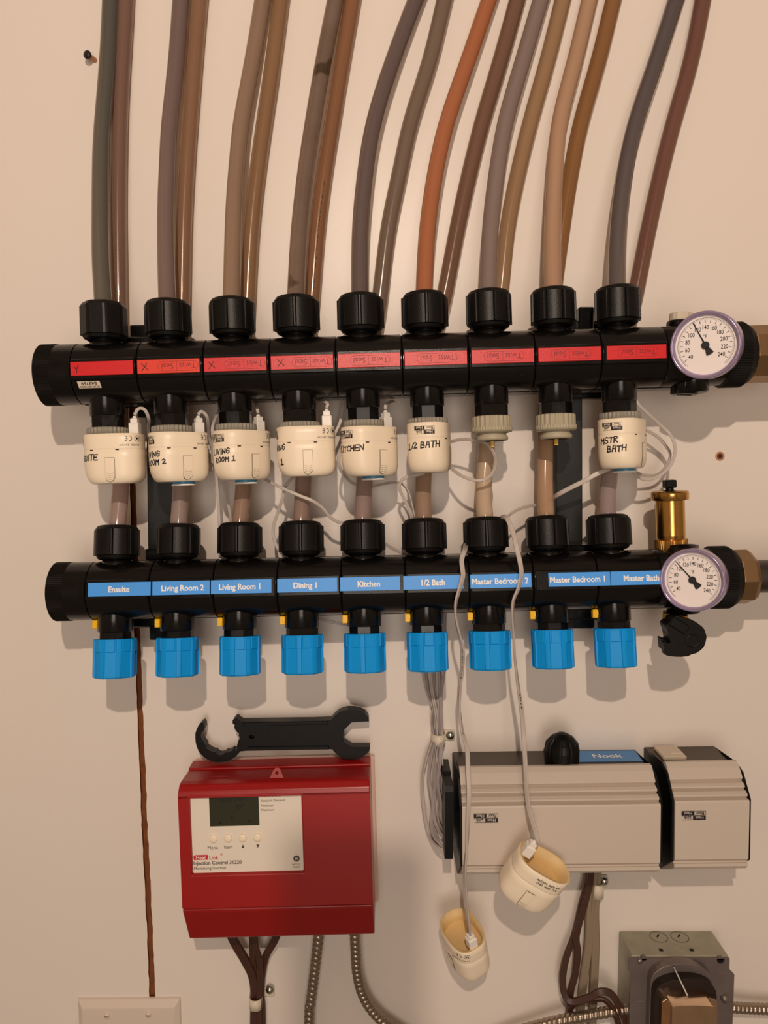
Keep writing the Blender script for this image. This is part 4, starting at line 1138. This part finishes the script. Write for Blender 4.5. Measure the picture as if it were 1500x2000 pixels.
# blue sticker with Nook
i_ = z1r.matrix_world.inverted(); ztp = z_top - 0.0010
A_ = i_ @ W(1112, 1470, 0.001); 
m = MB().flat(); xs0, xs1 = (i_ @ W(1105, 1470, .02)).x, (i_ @ W(1250, 1470, .02)).x
m.box(((xs0 + xs1) / 2, -0.0160, ztp + 0.0003), (xs1 - xs0, 0.026, 0.0004))
m.mat(1); xm = (i_ @ W(1187, 1470, .02)).x
m.text('Nook', 0.0120, lambda u, v: (xm + u, -0.016 + v * 1.0, ztp + 0.0007), bold=.02)
m.build('name_label', ['label_blue_dim', 'label_white'], z1r)
# black domed knob
kp = W(1097, 1494, 0.034)
kb = empty('domed_knob', T((kp.x, -0.034, z_top + 0.0035)), 'black domed ribbed knob standing on the long grey module', 'knob')
m = MB().flat().lathe([(0.0160, -0.002), (0.0163, 0.012), (0.0152, 0.0185), (0.0105, 0.0240), (0.0045, 0.0275), (0.0012, 0.0282)], 96,
    rf=lambda a, k, r, z: r - (0.0008 if ((a + .1) % (PI / 5)) < 0.16 and 0 < k < 4 else 0))
m.build('knob_body', 'box_black', kb)
# cream pad
cp = W(1309, 1468, 0.02)
m = MB().box((0, 0, 0), (0.0225, 0.026, 0.0042), ch=0.001); m.box((0.004, -0.002, 0.0022), (0.012, 0.010, 0.0012), ch=0.0004)
o = m.build('foam_pad', 'sticker_cream', None, mw=T((cp.x, -0.020, z_top + 0.0062))); tag(o, 'small cream pad lying on the short grey module', 'pad')
# black terminal box at the left end
tp = [W(870, 1520, 0.05), W(889, 1680, 0.05)]
xL, xR = W(868, 1600, .055).x, xa - 0.0002
zt_, zb_ = W(870, 1507, 0.030).z, W(880, 1672, .055).z
tb = empty('terminal_box', T((xL, 0, 0)), 'narrow black box at the left end of the long grey module', 'box')
m = extr('t', None, [(0, zt_), (0.030, zt_), (0.036, zt_ - .002), (0.058, W(870, 1535, .058).z), (0.060, W(870, 1545, .058).z), (0.060, zb_), (0.0, zb_)], 0, max(0.006, xR - xL), tb)
m.build('box_body', 'box_black', tb)

# ------------------------------------------------------------------ cables
def cable(name, path, label, cat, r=0.00078, mt='wire_grey', group=None, g=0.85, twist=None, k=8, round_=False, prints=None):
    P = [W(x, y, d) for x, y, d in path] if not isinstance(path[0], Vector) else path
    SP = spline(P, k); m = MB().soft().sweep(SP, circ(r, 10) if round_ else twin(r, g), twist=twist)
    if prints:
        rn = random.Random(3); m.mat(1)
        for a, b in zip(SP[:-1], SP[1:]):
            y = PX(a)[1]
            if prints[0] < y < prints[1] and rn.random() < .8:
                t = rn.uniform(.1, .5); c = a.lerp(b, t); dv = (b - a).normalized() * rn.uniform(.0006, .0014); o = Vector((rn.uniform(-.0003, .0003), -r * 1.22, 0))
                sw = Vector((rn.uniform(.0003, .0006), 0, 0)); m.smooth = False
                m.add([c + o - sw, c + o + sw, c + o + sw + dv, c + o - sw + dv], [(0, 1, 2, 3)])
    mt = [mt, 'ink']
    return tag(m.build(name, mt), label, cat, group)
FB = 0.0925
cA = [(925, 1056, .030), (911, 1064, .060), (908, 1074, .084), (902, 1092, FB), (903, 1110, .096), (904, 1126, .0965), (896, 1155, .097), (890, 1180, .095), (891, 1210, .090), (897, 1240, .085), (903, 1270, .080), (902, 1310, .070), (897, 1350, .064), (898, 1390, .062), (903, 1430, .062), (912, 1462, .064), (914, 1500, .070), (916, 1550, .080), (914, 1600, .083), (912, 1650, .083), (908, 1700, .083), (909, 1740, .078)]
cB = [(968, 1034, .032), (976, 1014, .058), (989, 1011, .076), (1002, 1040, .084), (1009, 1070, .092), (1016, 1100, .097), (1018, 1122, .098), (1012, 1150, .098), (1003, 1172, .097), (1001, 1196, .094), (1003, 1240, .086), (1006, 1290, .078), (1012, 1340, .072), (1019, 1390, .070), (1023, 1440, .070), (1026, 1490, .074), (1028, 1530, .082), (1033, 1580, .096)]
# print marks on those two cables
# cables between the manifolds
def plug_tip(i):
    return act_roots[i].matrix_world @ Vector((AX1 - 0.0064, 0, 0.0165))
bpy.context.view_layer.update()
def tip_px(i):
    p = plug_tip(i); x, y = PX(p); return x, y, -p.y
def from_plug(i, rest, label, **kw):
    x, y, d = tip_px(i)
    cable('actuator_cable', [(x, y, d)] + rest, label, 'cable', **kw)
for i in act_roots: print('plug', i, [round(v, 3) for v in tip_px(i)])
x, y, d = tip_px(0)
from_plug(0, [(x + 8, y - 12, d), (x + 20, y - 10, d), (x + 28, y + 8, d - .005), (290, 838, .055), (293, 862, .042), (310, 880, .036), (400, 918, .036), (415, 912, .036)], 'grey cable looping from the plug of the leftmost actuator')
x, y, d = tip_px(1)
from_plug(1, [(x + 7, y - 6, d), (x + 18, y + 6, d), (408, 850, .045), (416, 885, .040), (422, 925, .036), (427, 990, .034), (429, 1040, .034), (430, 1090, .030)], 'grey cable running from the plug marked LIVING ROOM 2 down to the lower manifold')
x, y, d = tip_px(2)
from_plug(2, [(x - 2, y - 10, d), (x - 4, y - 20, d - .010), (490, 775, .030), (440, 785, .030), (425, 808, .050), (415, 835, .066), (418, 870, .060), (424, 905, .045), (435, 940, .038), (446, 985, .036), (452, 1030, .036), (455, 1060, .036)], 'grey cable passing left of the LIVING ROOM 1 actuator')
x, y, d = tip_px(3)
from_plug(3, [(x + 2, y - 7, d), (x - 4, y - 12, d - .004), (x - 12, y - 12, d - .012), (x - 20, y - 6, d - .025)], 'short grey cable bent over from the plug of the fourth actuator')
x, y, d = tip_px(4)
from_plug(4, [(x + 1, y - 8, d), (x + 9, y - 14, d - .008), (x + 17, y - 16, d - .02)], 'short grey cable bent right from the plug of the KITCHEN actuator')
cable('actuator_cable', [(495, 915, .036), (512, 932, .044), (540, 948, .056), (560, 957, .060), (590, 970, .062), (610, 978, .062), (630, 992, .058), (645, 1010, .054), (662, 1020, .050), (680, 1022, .048)], 'grey cable crossing in front of the fourth pipe to the nut above KITCHEN', 'cable')
cable('actuator_cable', [(590, 918, .034), (572, 932, .046), (557, 952, .052), (551, 975, .052), (543, 1000, .048), (534, 1030, .046), (536, 1055, .046), (546, 1076, .046), (560, 1088, .045)], 'grey cable looping down behind the nut above "Dining 1"', 'cable')
cable('actuator_cable', [(672, 775, .030), (668, 800, .034), (664, 825, .036), (654, 848, .038), (646, 875, .036), (640, 900, .034)], 'grey cable dropping beside the fourth actuator', 'cable')
cable('actuator_cable', [(672, 868, .050), (664, 880, .064), (661, 900, .066), (666, 918, .062), (678, 934, .052), (692, 945, .044), (720, 950, .034), (745, 946, .036), (768, 942, .044), (785, 945, .048), (797, 960, .050), (804, 985, .050), (810, 1012, .050)], 'grey cable curling left under the KITCHEN actuator then on to the next pipe', 'cable')
cable('actuator_cable', [(835, 918, .060), (822, 926, .058), (800, 930, .056), (785, 938, .054), (780, 952, .052), (788, 972, .050), (798, 992, .050), (806, 1012, .050)], 'grey cable arching under the 1/2 BATH actuator', 'cable')
cable('actuator_cable', [(862, 872, .036), (880, 863, .050), (905, 858, .060), (932, 860, .068), (952, 868, .074), (964, 884, .074), (968, 903, .072), (963, 922, .070), (948, 936, .068), (928, 938, .066), (905, 931, .060), (888, 920, .052), (870, 904, .040)], 'grey cable loop right of the 1/2 BATH actuator crossing the seventh pipe', 'cable')
x, y, d = tip_px(8)
from_plug(8, [(x + 3, y - 6, d), (x + 12, y - 5, d), (x + 22, y + 8, d), (1292, 832, .050), (1310, 850, .050), (1319, 875, .050), (1314, 900, .050), (1300, 920, .050), (1280, 933, .050), (1258, 936, .052), (1242, 928, .055), (1232, 916, .058)], 'grey cable in a wide loop right of the MSTR BATH actuator')
cable('actuator_cable', [(1246, 832, .040), (1280, 850, .034), (1298, 868, .030), (1309, 888, .028), (1300, 912, .028), (1280, 928, .028), (1250, 926, .034), (1232, 912, .040)], 'thin inner grey cable behind the wide loop at the right', 'cable')
cable('actuator_cable', [(1222, 904, .058), (1196, 913, .062), (1165, 926, .062), (1140, 940, .060), (1112, 954, .056), (1090, 966, .050), (1075, 976, .034), (1060, 985, .026)], 'grey cable slanting across the right mounting bar', 'cable', r=0.00115, twist=lambda s: s * 8)
cable('actuator_cable', [(1050, 986, .036), (1035, 988, .044), (1015, 994, .052), (1000, 1002, .058), (988, 1012, .062), (975, 1020, .050)], 'short grey cable beside the eighth pipe reaching the nut above Master Bedroom 2', 'cable')
cable('actuator_cable', [(735, 1050, .040), (752, 1062, .036), (772, 1074, .032), (795, 1084, .030)], 'short grey cable behind the nuts above KITCHEN and 1/2 Bath', 'cable')
cable('actuator_cable', [(410, 918, .030), (400, 922, .030), (392, 926, .030)], 'cable end poking out left of the LIVING ROOM 1 actuator', 'cable')
cable('actuator_cable', [(600, 1200, .030), (640, 1213, .028), (680, 1220, .026), (700, 1216, .026)], 'grey cable sagging behind the caps under Dining 1 and Kitchen', 'cable')
# bundle of grey wires to the terminal box
TOPX = [826, 832, 842, 848, 853, 858, 863, 868, 838]
MIDX = [846, 850, 853, 857, 860, 863, 865, 848, 855]
LOW = [[(834, 1480), (826, 1520), (828, 1570), (838, 1625), (860, 1655), (884, 1660)], [(842, 1475), (838, 1520), (846, 1570), (842, 1600), (852, 1640), (884, 1655)], [(848, 1480), (846, 1530), (850, 1580), (846, 1610), (860, 1645), (884, 1650)],
       [(854, 1480), (850, 1530), (846, 1575), (852, 1610), (866, 1635), (884, 1640)], [(857, 1480), (860, 1530), (854, 1575), (858, 1605), (870, 1625), (884, 1628)], [(861, 1480), (856, 1530), (862, 1570), (862, 1595), (872, 1612), (884, 1616)],
       [(864, 1480), (866, 1530), (860, 1570), (868, 1590), (876, 1600), (884, 1603)], [(852, 1480), (862, 1530), (866, 1565), (866, 1580), (876, 1590), (884, 1592)], [(858, 1480), (852, 1530), (858, 1570), (864, 1600), (874, 1618), (884, 1622)]]
for i in range(9):
    x = TOPX[i]; dd_ = 0.010 + 0.0035 * (i % 3)
    p = [(x + 2, 1180, .022), (x, 1240, .022), (x, 1300, .018), (x + (MIDX[i] - x) * .35, 1350, dd_), (MIDX[i] + (3 - i) * .8, 1395, dd_), (MIDX[i], 1437, .0075 + .0028 * (i % 3))]
    p += [(a + ((i * 7) % 5 - 2) * .5, b, (0.014 + 0.005 * ((i * 2) % 4)) if k < 4 else 0.036) for k, (a, b) in enumerate(LOW[i])]
    cable('thermostat_wire', p, 'one of the grey wires bundled in the white clamp left of the grey module', 'wire', r=0.00095, mt='wire_cool' if i % 2 else 'wire_grey', group='grey wires from the lower manifold to the black terminal box', twist=lambda s, i=i: i * 1.1 + 1.5 * math.sin(s * 15 + i))

def cable_clamp(px, py, wd, ht, dep, sx_, sy_, label, pxw=0.0):
    c = W(px, py, 0.0); r = empty('cable_clamp', T(c), label, 'clamp')
    m = MB().soft(); n_ = 20; vs = []; fs = []
    for z_ in (-ht / 2, ht / 2):
        for th_ in (0.0, -0.0012):
            for i in range(n_ + 1):
                a = PI * i / n_
                vs.append(((wd / 2 + th_) * math.cos(a), -(dep + th_) * max(0.0, math.sin(a)) ** .4, z_))
    q = n_ + 1
    for i in range(n_):
        fs += [(i, i + 1, 2 * q + i + 1, 2 * q + i), (q + i, 3 * q + i, 3 * q + i + 1, q + i + 1), (i, q + i, q + i + 1, i + 1), (2 * q + i, 2 * q + i + 1, 3 * q + i + 1, 3 * q + i)]
    m.add(vs, fs); s = W(sx_, sy_, 0.0) - c
    m.box((s.x / 2 + wd / 5, -0.0014, s.z / 2 + 0.0005), (abs(s.x) * 1.25, 0.0028, ht * .85), ch=0.0008)
    m.build('strap', 'nylon', r)
    m = MB().soft().lathe([(0.0044, 0.0), (0.0044, 0.0010), (0.0038, 0.0026), (0.0024, 0.0038), (0.0004, 0.0042)], 24, M=RX90, cap=False)
    m.build('screw', 'screw', r, local=(s.x, -0.0026, s.z))
cable_clamp(855, 1437, 0.0142, 0.0120, 0.0165, 879, 1434, 'white nylon clamp with a round screw holding the grey wire bundle')
cable_clamp(503, 1943, 0.0142, 0.0110, 0.0170, 528, 1928, 'white nylon clamp with a screw holding the brown wires under the red box')
cable_clamp(1160, 1724, 0.0140, 0.0150, 0.0180, 1178, 1717, 'pale clamp with a round screw under the long grey module')

# ------------------------------------------------------------------ the two hanging actuators
def orient(X, Z, P):
    Z = Vector(Z).normalized(); X = Vector(X); X = (X - Z * X.dot(Z)).normalized(); Y = Z.cross(X)
    M_ = Matrix(((X.x, Y.x, Z.x, P.x), (X.y, Y.y, Z.y, P.y), (X.z, Y.z, Z.z, P.z), (0, 0, 0, 1)))
    return M_
# A: hangs lowest, mouth up, seen from its side; plug at the right front
pA = W(897, 1808, 0.046)
hA = actuator(orient((0.42, -0.88, -0.2), (-0.18, -0.30, 0.92), pA), None, 'cream actuator hanging lowest on its cable, open mouth upwards, tilted', -2.6, False, open_top=True, group='loose hanging actuators')
pB = W(1074, 1690, 0.104)
hB = actuator(orient((-0.82, 0.0, 0.52), (0.44, -0.27, 0.84), pB), None, 'cream actuator hanging tilted in front of the grey module, open mouth to the upper right', -2.6, False,
              scribble=[[(.002, -.020), (.005, -.021), (.004, -.024), (.001, -.023)], [(.006, -.026), (.002, -.029)]], open_top=True, group='loose hanging actuators')

bpy.context.view_layer.update()
for hh_, cc_ in ((hA, cA), (hB, cB)):
    for q_ in (0.019, 0.0145):
        p_ = hh_.matrix_world @ Vector((AX1 - 0.0064, 0, q_)); x_, y_ = PX(p_); cc_.append((x_, y_, -p_.y))
cable('actuator_cable', cA, 'grey cable draped over the lower manifold and down to the lowest hanging actuator', 'cable', r=0.00115, twist=lambda s: 1.2 * math.sin(s * 28), prints=(1265, 1432))
cable('actuator_cable', cB, 'grey cable hanging to the tilted actuator in front of the grey module', 'cable', r=0.00115, twist=lambda s: 1.1 * math.sin(s * 22 + 1), prints=(1305, 1395))

# ------------------------------------------------------------------ brown wires, conduits
def bw(name, path, label, r=0.0024, mt='wire_brown', round_=False, group=None): cable(name, path, label, 'wire', r=r, mt=mt, group=group, round_=round_, g=.55)
GB = 'brown wires under the red control box'
bw('brown_wire', [(447, 1815, .020), (458, 1840, .018), (477, 1872, .014), (493, 1905, .010), (498, 1943, .009), (497, 2010, .009), (494, 2400, .009)], 'dark brown wire fanning out to the left under the red box', r=.0030, group=GB)
bw('brown_wire', [(492, 1815, .022), (493, 1845, .018), (495, 1880, .012), (501, 1915, .008), (503, 1943, .0065), (503, 2010, .006), (501, 2400, .006)], 'dark brown wire going straight down from the middle of the red box', r=.0022, group=GB)
bw('brown_wire', [(497, 1815, .026), (500, 1850, .022), (508, 1876, .018), (507, 1915, .014), (506, 1943, .012), (507, 2010, .012), (508, 2400, .011)], 'dark brown wire with a slight kink right of the straight one', r=.0018, group=GB)
bw('brown_wire', [(546, 1812, .020), (536, 1838, .018), (520, 1866, .014), (512, 1900, .010), (509, 1943, .009), (512, 2010, .009), (513, 2400, .009)], 'dark brown wire fanning out to the right under the red box', r=.0024, group=GB)
G2 = 'wires under the long grey module'
bw('brown_wire', [(1150, 1690, .020), (1148, 1724, .014), (1138, 1760, .014), (1124, 1820, .014), (1106, 1870, .016), (1099, 1915, .018), (1104, 1945, .020), (1118, 1956, .022), (1150, 1948, .026), (1172, 1937, .028), (1192, 1940, .028), (1208, 1962, .030), (1222, 1995, .032), (1236, 2040, .032)], 'brown wire in a wide bow from the pale clamp to the steel box, outermost', r=.0022, group=G2)
bw('brown_wire', [(1154, 1690, .024), (1152, 1724, .018), (1142, 1765, .018), (1126, 1825, .018), (1128, 1860, .018), (1124, 1900, .018), (1115, 1935, .018), (1113, 1960, .014), (1112, 1985, .010), (1112, 2040, .010)], 'brown wire dropping straight below the pale clamp inside the bow', r=.0022, group=G2)
bw('brown_wire', [(1112, 1990, .012), (1116, 1966, .016), (1135, 1955, .022), (1160, 1952, .026), (1180, 1953, .028), (1196, 1970, .030), (1208, 2000, .032), (1220, 2040, .032)], 'brown wire turning right under the bow towards the steel box', r=.0020, group=G2)
bw('tan_wire', [(1160, 1690, .020), (1158, 1724, .015), (1152, 1780, .014), (1150, 1840, .013), (1142, 1900, .012), (1135, 1960, .011), (1130, 2040, .010)], 'tan wire hanging left of its twin below the pale clamp', r=.0027, mt='wire_tan', group=G2)
bw('tan_wire', [(1167, 1690, .020), (1165, 1724, .015), (1162, 1780, .014), (1163, 1840, .013), (1161, 1900, .012), (1158, 1960, .011), (1156, 2040, .010)], 'tan wire hanging at the right below the pale clamp', r=.0027, mt='wire_tan', group=G2)
def conduit(path, label, p=0.0058):
    P = spline([W(x, y, d) for x, y, d in path], 40)
    # resample evenly
    L_ = [0.0]
    for a, b in zip(P[:-1], P[1:]): L_.append(L_[-1] + (b - a).length)
    n_ = int(L_[-1] / 0.0006); Q_ = []; j = 0
    for i in range(n_ + 1):
        t = L_[-1] * i / n_
        while j < len(L_) - 2 and L_[j + 1] < t: j += 1
        f = (t - L_[j]) / max(1e-9, L_[j + 1] - L_[j]); Q_.append(P[j].lerp(P[j + 1], f))
    nn = 20
    def rad(i, j, s):
        ph = (s / p - j / nn) * 2 * PI
        return 1.0 + 0.20 * (abs(math.cos(ph / 2)) ** 0.6 - 0.6)
    m = MB().soft().sweep(Q_, circ(0.0050, nn), rad=rad)
    return tag(m.build('flexible_conduit', 'conduit'), label, 'conduit', 'spiral metal conduits')
conduit([(624, 1815, .022), (620, 1850, .020), (613, 1910, .016), (607, 1960, .014), (604, 2010, .013), (603, 2400, .012)], 'spiral metal conduit running straight down from the red box')
conduit([(693, 1815, .022), (695, 1860, .020), (698, 1900, .018), (707, 1938, .016), (726, 1972, .014), (758, 2002, .013), (820, 2036, .013), (920, 2042, .013), (1020, 2012, .016), (1085, 1995, .020), (1140, 1985, .024), (1200, 1974, .027), (1230, 1970, .028)], 'spiral metal conduit curving right from the red box below the picture to the steel box', p=0.0052)
conduit([(1395, 1964, .022), (1440, 1968, .020), (1475, 1970, .018), (1540, 1972, .016)], 'spiral metal conduit leaving the steel box to the right', p=0.0045)

# ------------------------------------------------------------------ steel junction box with transformer
dJ = 0.038
x0, x1 = W(1208, 1850, 0).x, W(1389, 1850, 0).x
zT = W(1300, 1818, 0).z
jb = empty('junction_box', T(((x0 + x1) / 2, 0, zT)), 'square galvanised steel junction box with a transformer on its cover, low at the right', 'junction box')
wj = x1 - x0; hj = 0.106
m = MB().box((0, -dJ / 2, -hj / 2), (wj, dJ, hj), ch=0.001)
m.mat(1)
for px in (1285, 1326):
    c = jb.matrix_world.inverted() @ W(px, 1828, 0.008)
    m.box((0, 0, 0), (0.0014, 0.0050, 0.0004), M=T((c.x, c.y, 0.0002)) @ R(-35, 'Z'))
    m.strokes([[(c.x + 0.0085 * math.cos(a), c.y - .002 + 0.0085 * math.sin(a)) for a in [2 * PI * k / 24 for k in range(25)]]], 0.0004, lambda u, v: (u, max(-dJ, min(-0.0002, v)), 0.0003))
for px in (1291, 1351):
    c = jb.matrix_world.inverted() @ W(px, 1855, 0.030); m.box((c.x, c.y, 0.0002), (0.0036, 0.0030, 0.0004))
m.build('box_shell', ['galv', 'hole'], jb)
ji = jb.matrix_world.inverted()
fx0, fx1 = (ji @ W(1226, 1900, dJ)).x, (ji @ W(1432, 1900, dJ)).x
def hole_c(x, z, r_, n_=14): return [(x + r_ * math.cos(2 * PI * k / n_), z + r_ * math.sin(2 * PI * k / n_)) for k in range(n_)]
zf = -0.0015
c1 = ji @ W(1258, 1873, dJ + .003); c2 = ji @ W(1408, 1876, dJ + .003)
pl = [(fx0 + 0.002, -hj), (fx1, -hj), (fx1, zf - 0.016), (fx1 - 0.0035, zf - 0.0125), (fx1 - 0.005, zf - 0.010), (fx1 - 0.005, zf), (fx0, zf), (fx0, zf - 0.012), (fx0 + 0.002, zf - 0.014)]
m = MB().prism(pl, -dJ - 0.0025, -dJ + 0.0002, holes=[hole_c(c1.x, c1.z, 0.0028), hole_c(c2.x, c2.z, 0.0036)])
for px, py, L_ in ((1409, 1902, .011), (1250, 1957, .008)):
    c = ji @ W(px, py, dJ + .003); m.box((c.x, -dJ - 0.0027, c.z), (L_, 0.0008, 0.0016), ch=.0003)
m.build('cover_plate', 'galv_face', jb)
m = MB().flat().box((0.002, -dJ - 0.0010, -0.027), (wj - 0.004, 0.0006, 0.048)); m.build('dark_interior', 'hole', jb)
c = ji @ W(1247, 1872, dJ); m = MB().soft().lathe([(0.0026, 0), (0.0024, 0.002), (0.001, 0.003)], 16, M=RX90); m.build('corner_screw', 'screw', jb, local=(c.x, -dJ - 0.0025, c.z))
c = ji @ W(1412, 1945, dJ); m = MB().soft().lathe([(0.0040, 0), (0.0034, 0.003), (0.001, 0.004)], 20, M=RX90); m.build('side_screw', 'galv_face', jb, local=(c.x, -dJ - 0.0025, c.z))
def arch(px0, px1, pytop, pyside, d, n_=14):
    a, b = ji @ W(px0, pyside, d), ji @ W(px1, pyside, d); t = ji @ W((px0 + px1) / 2, pytop, d)
    xm, hw_, zr = (a.x + b.x) / 2, (b.x - a.x) / 2, t.z - a.z
    return [(a.x, -hj + 0.012), (b.x, -hj + 0.012)] + [(xm + hw_ * math.cos(PI * k / n_), a.z + zr * math.sin(PI * k / n_) ** .8) for k in range(n_ + 1)]
m = MB().prism(arch(1270, 1392, 1882, 1925, dJ + .012), -dJ - 0.012, -dJ - 0.002); m.build('transformer_frame', 'galv_face', jb, bevel=0.003)
m = MB().prism(arch(1279, 1400, 1912, 1946, dJ + .022), -dJ - 0.022, -dJ - 0.011); m.build('transformer_core', 'core_dark', jb, bevel=0.001)
A_ = arch(1290, 1398, 1939, 1956, dJ + .026); m = MB().prism(A_, -dJ - 0.030, -dJ - 0.021)
m.build('end_bell', 'bell_copper', jb, bevel=0.0012)
B_ = arch(1310, 1392, 1958, 1962, dJ + .040); m = MB().prism(B_, -dJ - 0.044, -dJ - 0.029); m.build('bell_front', 'bell_copper', jb, bevel=0.003)
c = ji @ W(1336, 1944, dJ + .030)
m = MB()
for q in (-0.007, 0.0, 0.006): m.box((c.x + q, -dJ - 0.0302, c.z - 0.002), (0.0018, 0.001, 0.0030), ch=.0004)
P1, P2 = ji @ W(1316, 1889, dJ + .014), ji @ W(1343, 1945, dJ + .032)
m.soft().sweep([P1, (P1 + P2) / 2, P2], circ(0.0007, 8)); m.build('metal_tab', 'lead_spot', jb)

# ------------------------------------------------------------------ blank wall plate, screws in the wall
pw = W(253, 1950, 0); xw0, xw1 = W(153, 1960, 0.0).x, W(353, 1960, 0.0).x
wp = empty('wall_plate', T((pw.x, 0, W(253, 1947, 0).z)) @ R(-0.6, 'Y'), 'pale two-gang wall plate at the bottom left with two screws', 'wall plate')
m = MB().flat(); wdt = xw1 - xw0; bz = 0.0055
o4 = [(-wdt / 2, 0, -0.116), (wdt / 2, 0, -0.116), (wdt / 2, 0, 0), (-wdt / 2, 0, 0)]
i4 = [(-wdt / 2 + bz, -0.006, -0.116 + bz), (wdt / 2 - bz, -0.006, -0.116 + bz), (wdt / 2 - bz, -0.006, -bz * 1.4), (-wdt / 2 + bz, -0.006, -bz * 1.4)]
e4 = [(p[0] * .99, -0.0025, p[2] * .99 - .0006) for p in o4]
m.add(o4 + e4 + i4, [(k, (k + 1) % 4, 4 + (k + 1) % 4, 4 + k) for k in range(4)] + [(4 + k, 4 + (k + 1) % 4, 8 + (k + 1) % 4, 8 + k) for k in range(4)] + [(8, 9, 10, 11)])
o = m.build('plate_body', 'plate', wp); weld_bevel(o, 0.0008, 2, 20)
wpi = wp.matrix_world.inverted()
for px, py in ((209, 1983), (290, 1981)):
    c = wpi @ W(px, py, .006); m = MB().soft().lathe([(0.0032, -0.001), (0.0030, 0.0010), (0.0018, 0.0018), (0.0002, 0.0021)], 20, M=RX90, cap=False).mat(1); m.box((0, -0.0021, 0), (0.0038, .0004, .0006))
    m.build('plate_screw', ['plate', 'cream_line'], wp, local=(c.x, -0.006, c.z))
sc = empty('wall_screw', T(W(186, 118, 0)) @ R(-18, 'Z'), 'dark screw standing out of the wall left of the first pipe', 'screw')
m = MB().soft().lathe([(0.0022, 0.0), (0.0022, 0.008)], 14, M=RX90); m.build('shank', 'copper', sc)
m = MB().soft().lathe([(0.0022, 0.008), (0.0038, 0.0105), (0.0036, 0.0118), (0.001, 0.0125)], 18, M=RX90); m.build('head', 'core_dark', sc)
sc = empty('wall_screw', T(W(1406, 891, 0)), 'rusty countersunk screw flush in the wall right of the last actuator', 'screw')
m = MB().soft().lathe([(0.0046, -0.0006), (0.0044, 0.0003), (0.0028, 0.0002)], 20, M=RX90); m.build('rim', 'copper', sc)
m = MB().soft().lathe([(0.0029, 0), (0.0027, 0.0006)], 18, M=RX90); m.mat(1); m.box((0, -0.0007, 0), (0.0034, .0003, .0006), M=R(45, 'Y')); m.box((0, -0.0007, 0), (0.0034, .0003, .0006), M=R(-45, 'Y'))
m.build('head', ['screw_rust', 'hole'], sc)

# ------------------------------------------------------------------ unseen slab added behind the lens, shaped to shade the wall below
ph = empty('shadow_blocker', T((-0.0135, -0.753, 0.105)), 'dark slab added out of view behind the lens, shading the wall by the red box', 'blocker')
m = MB().box((0, 0, 0), (0.048, 0.008, 0.165), ch=0.003); m.build('blocker_body', 'box_black', ph)
m = MB().box((0, -0.0042, 0), (0.043, 0.0006, 0.155)); m.build('blocker_face', 'lcd', ph)
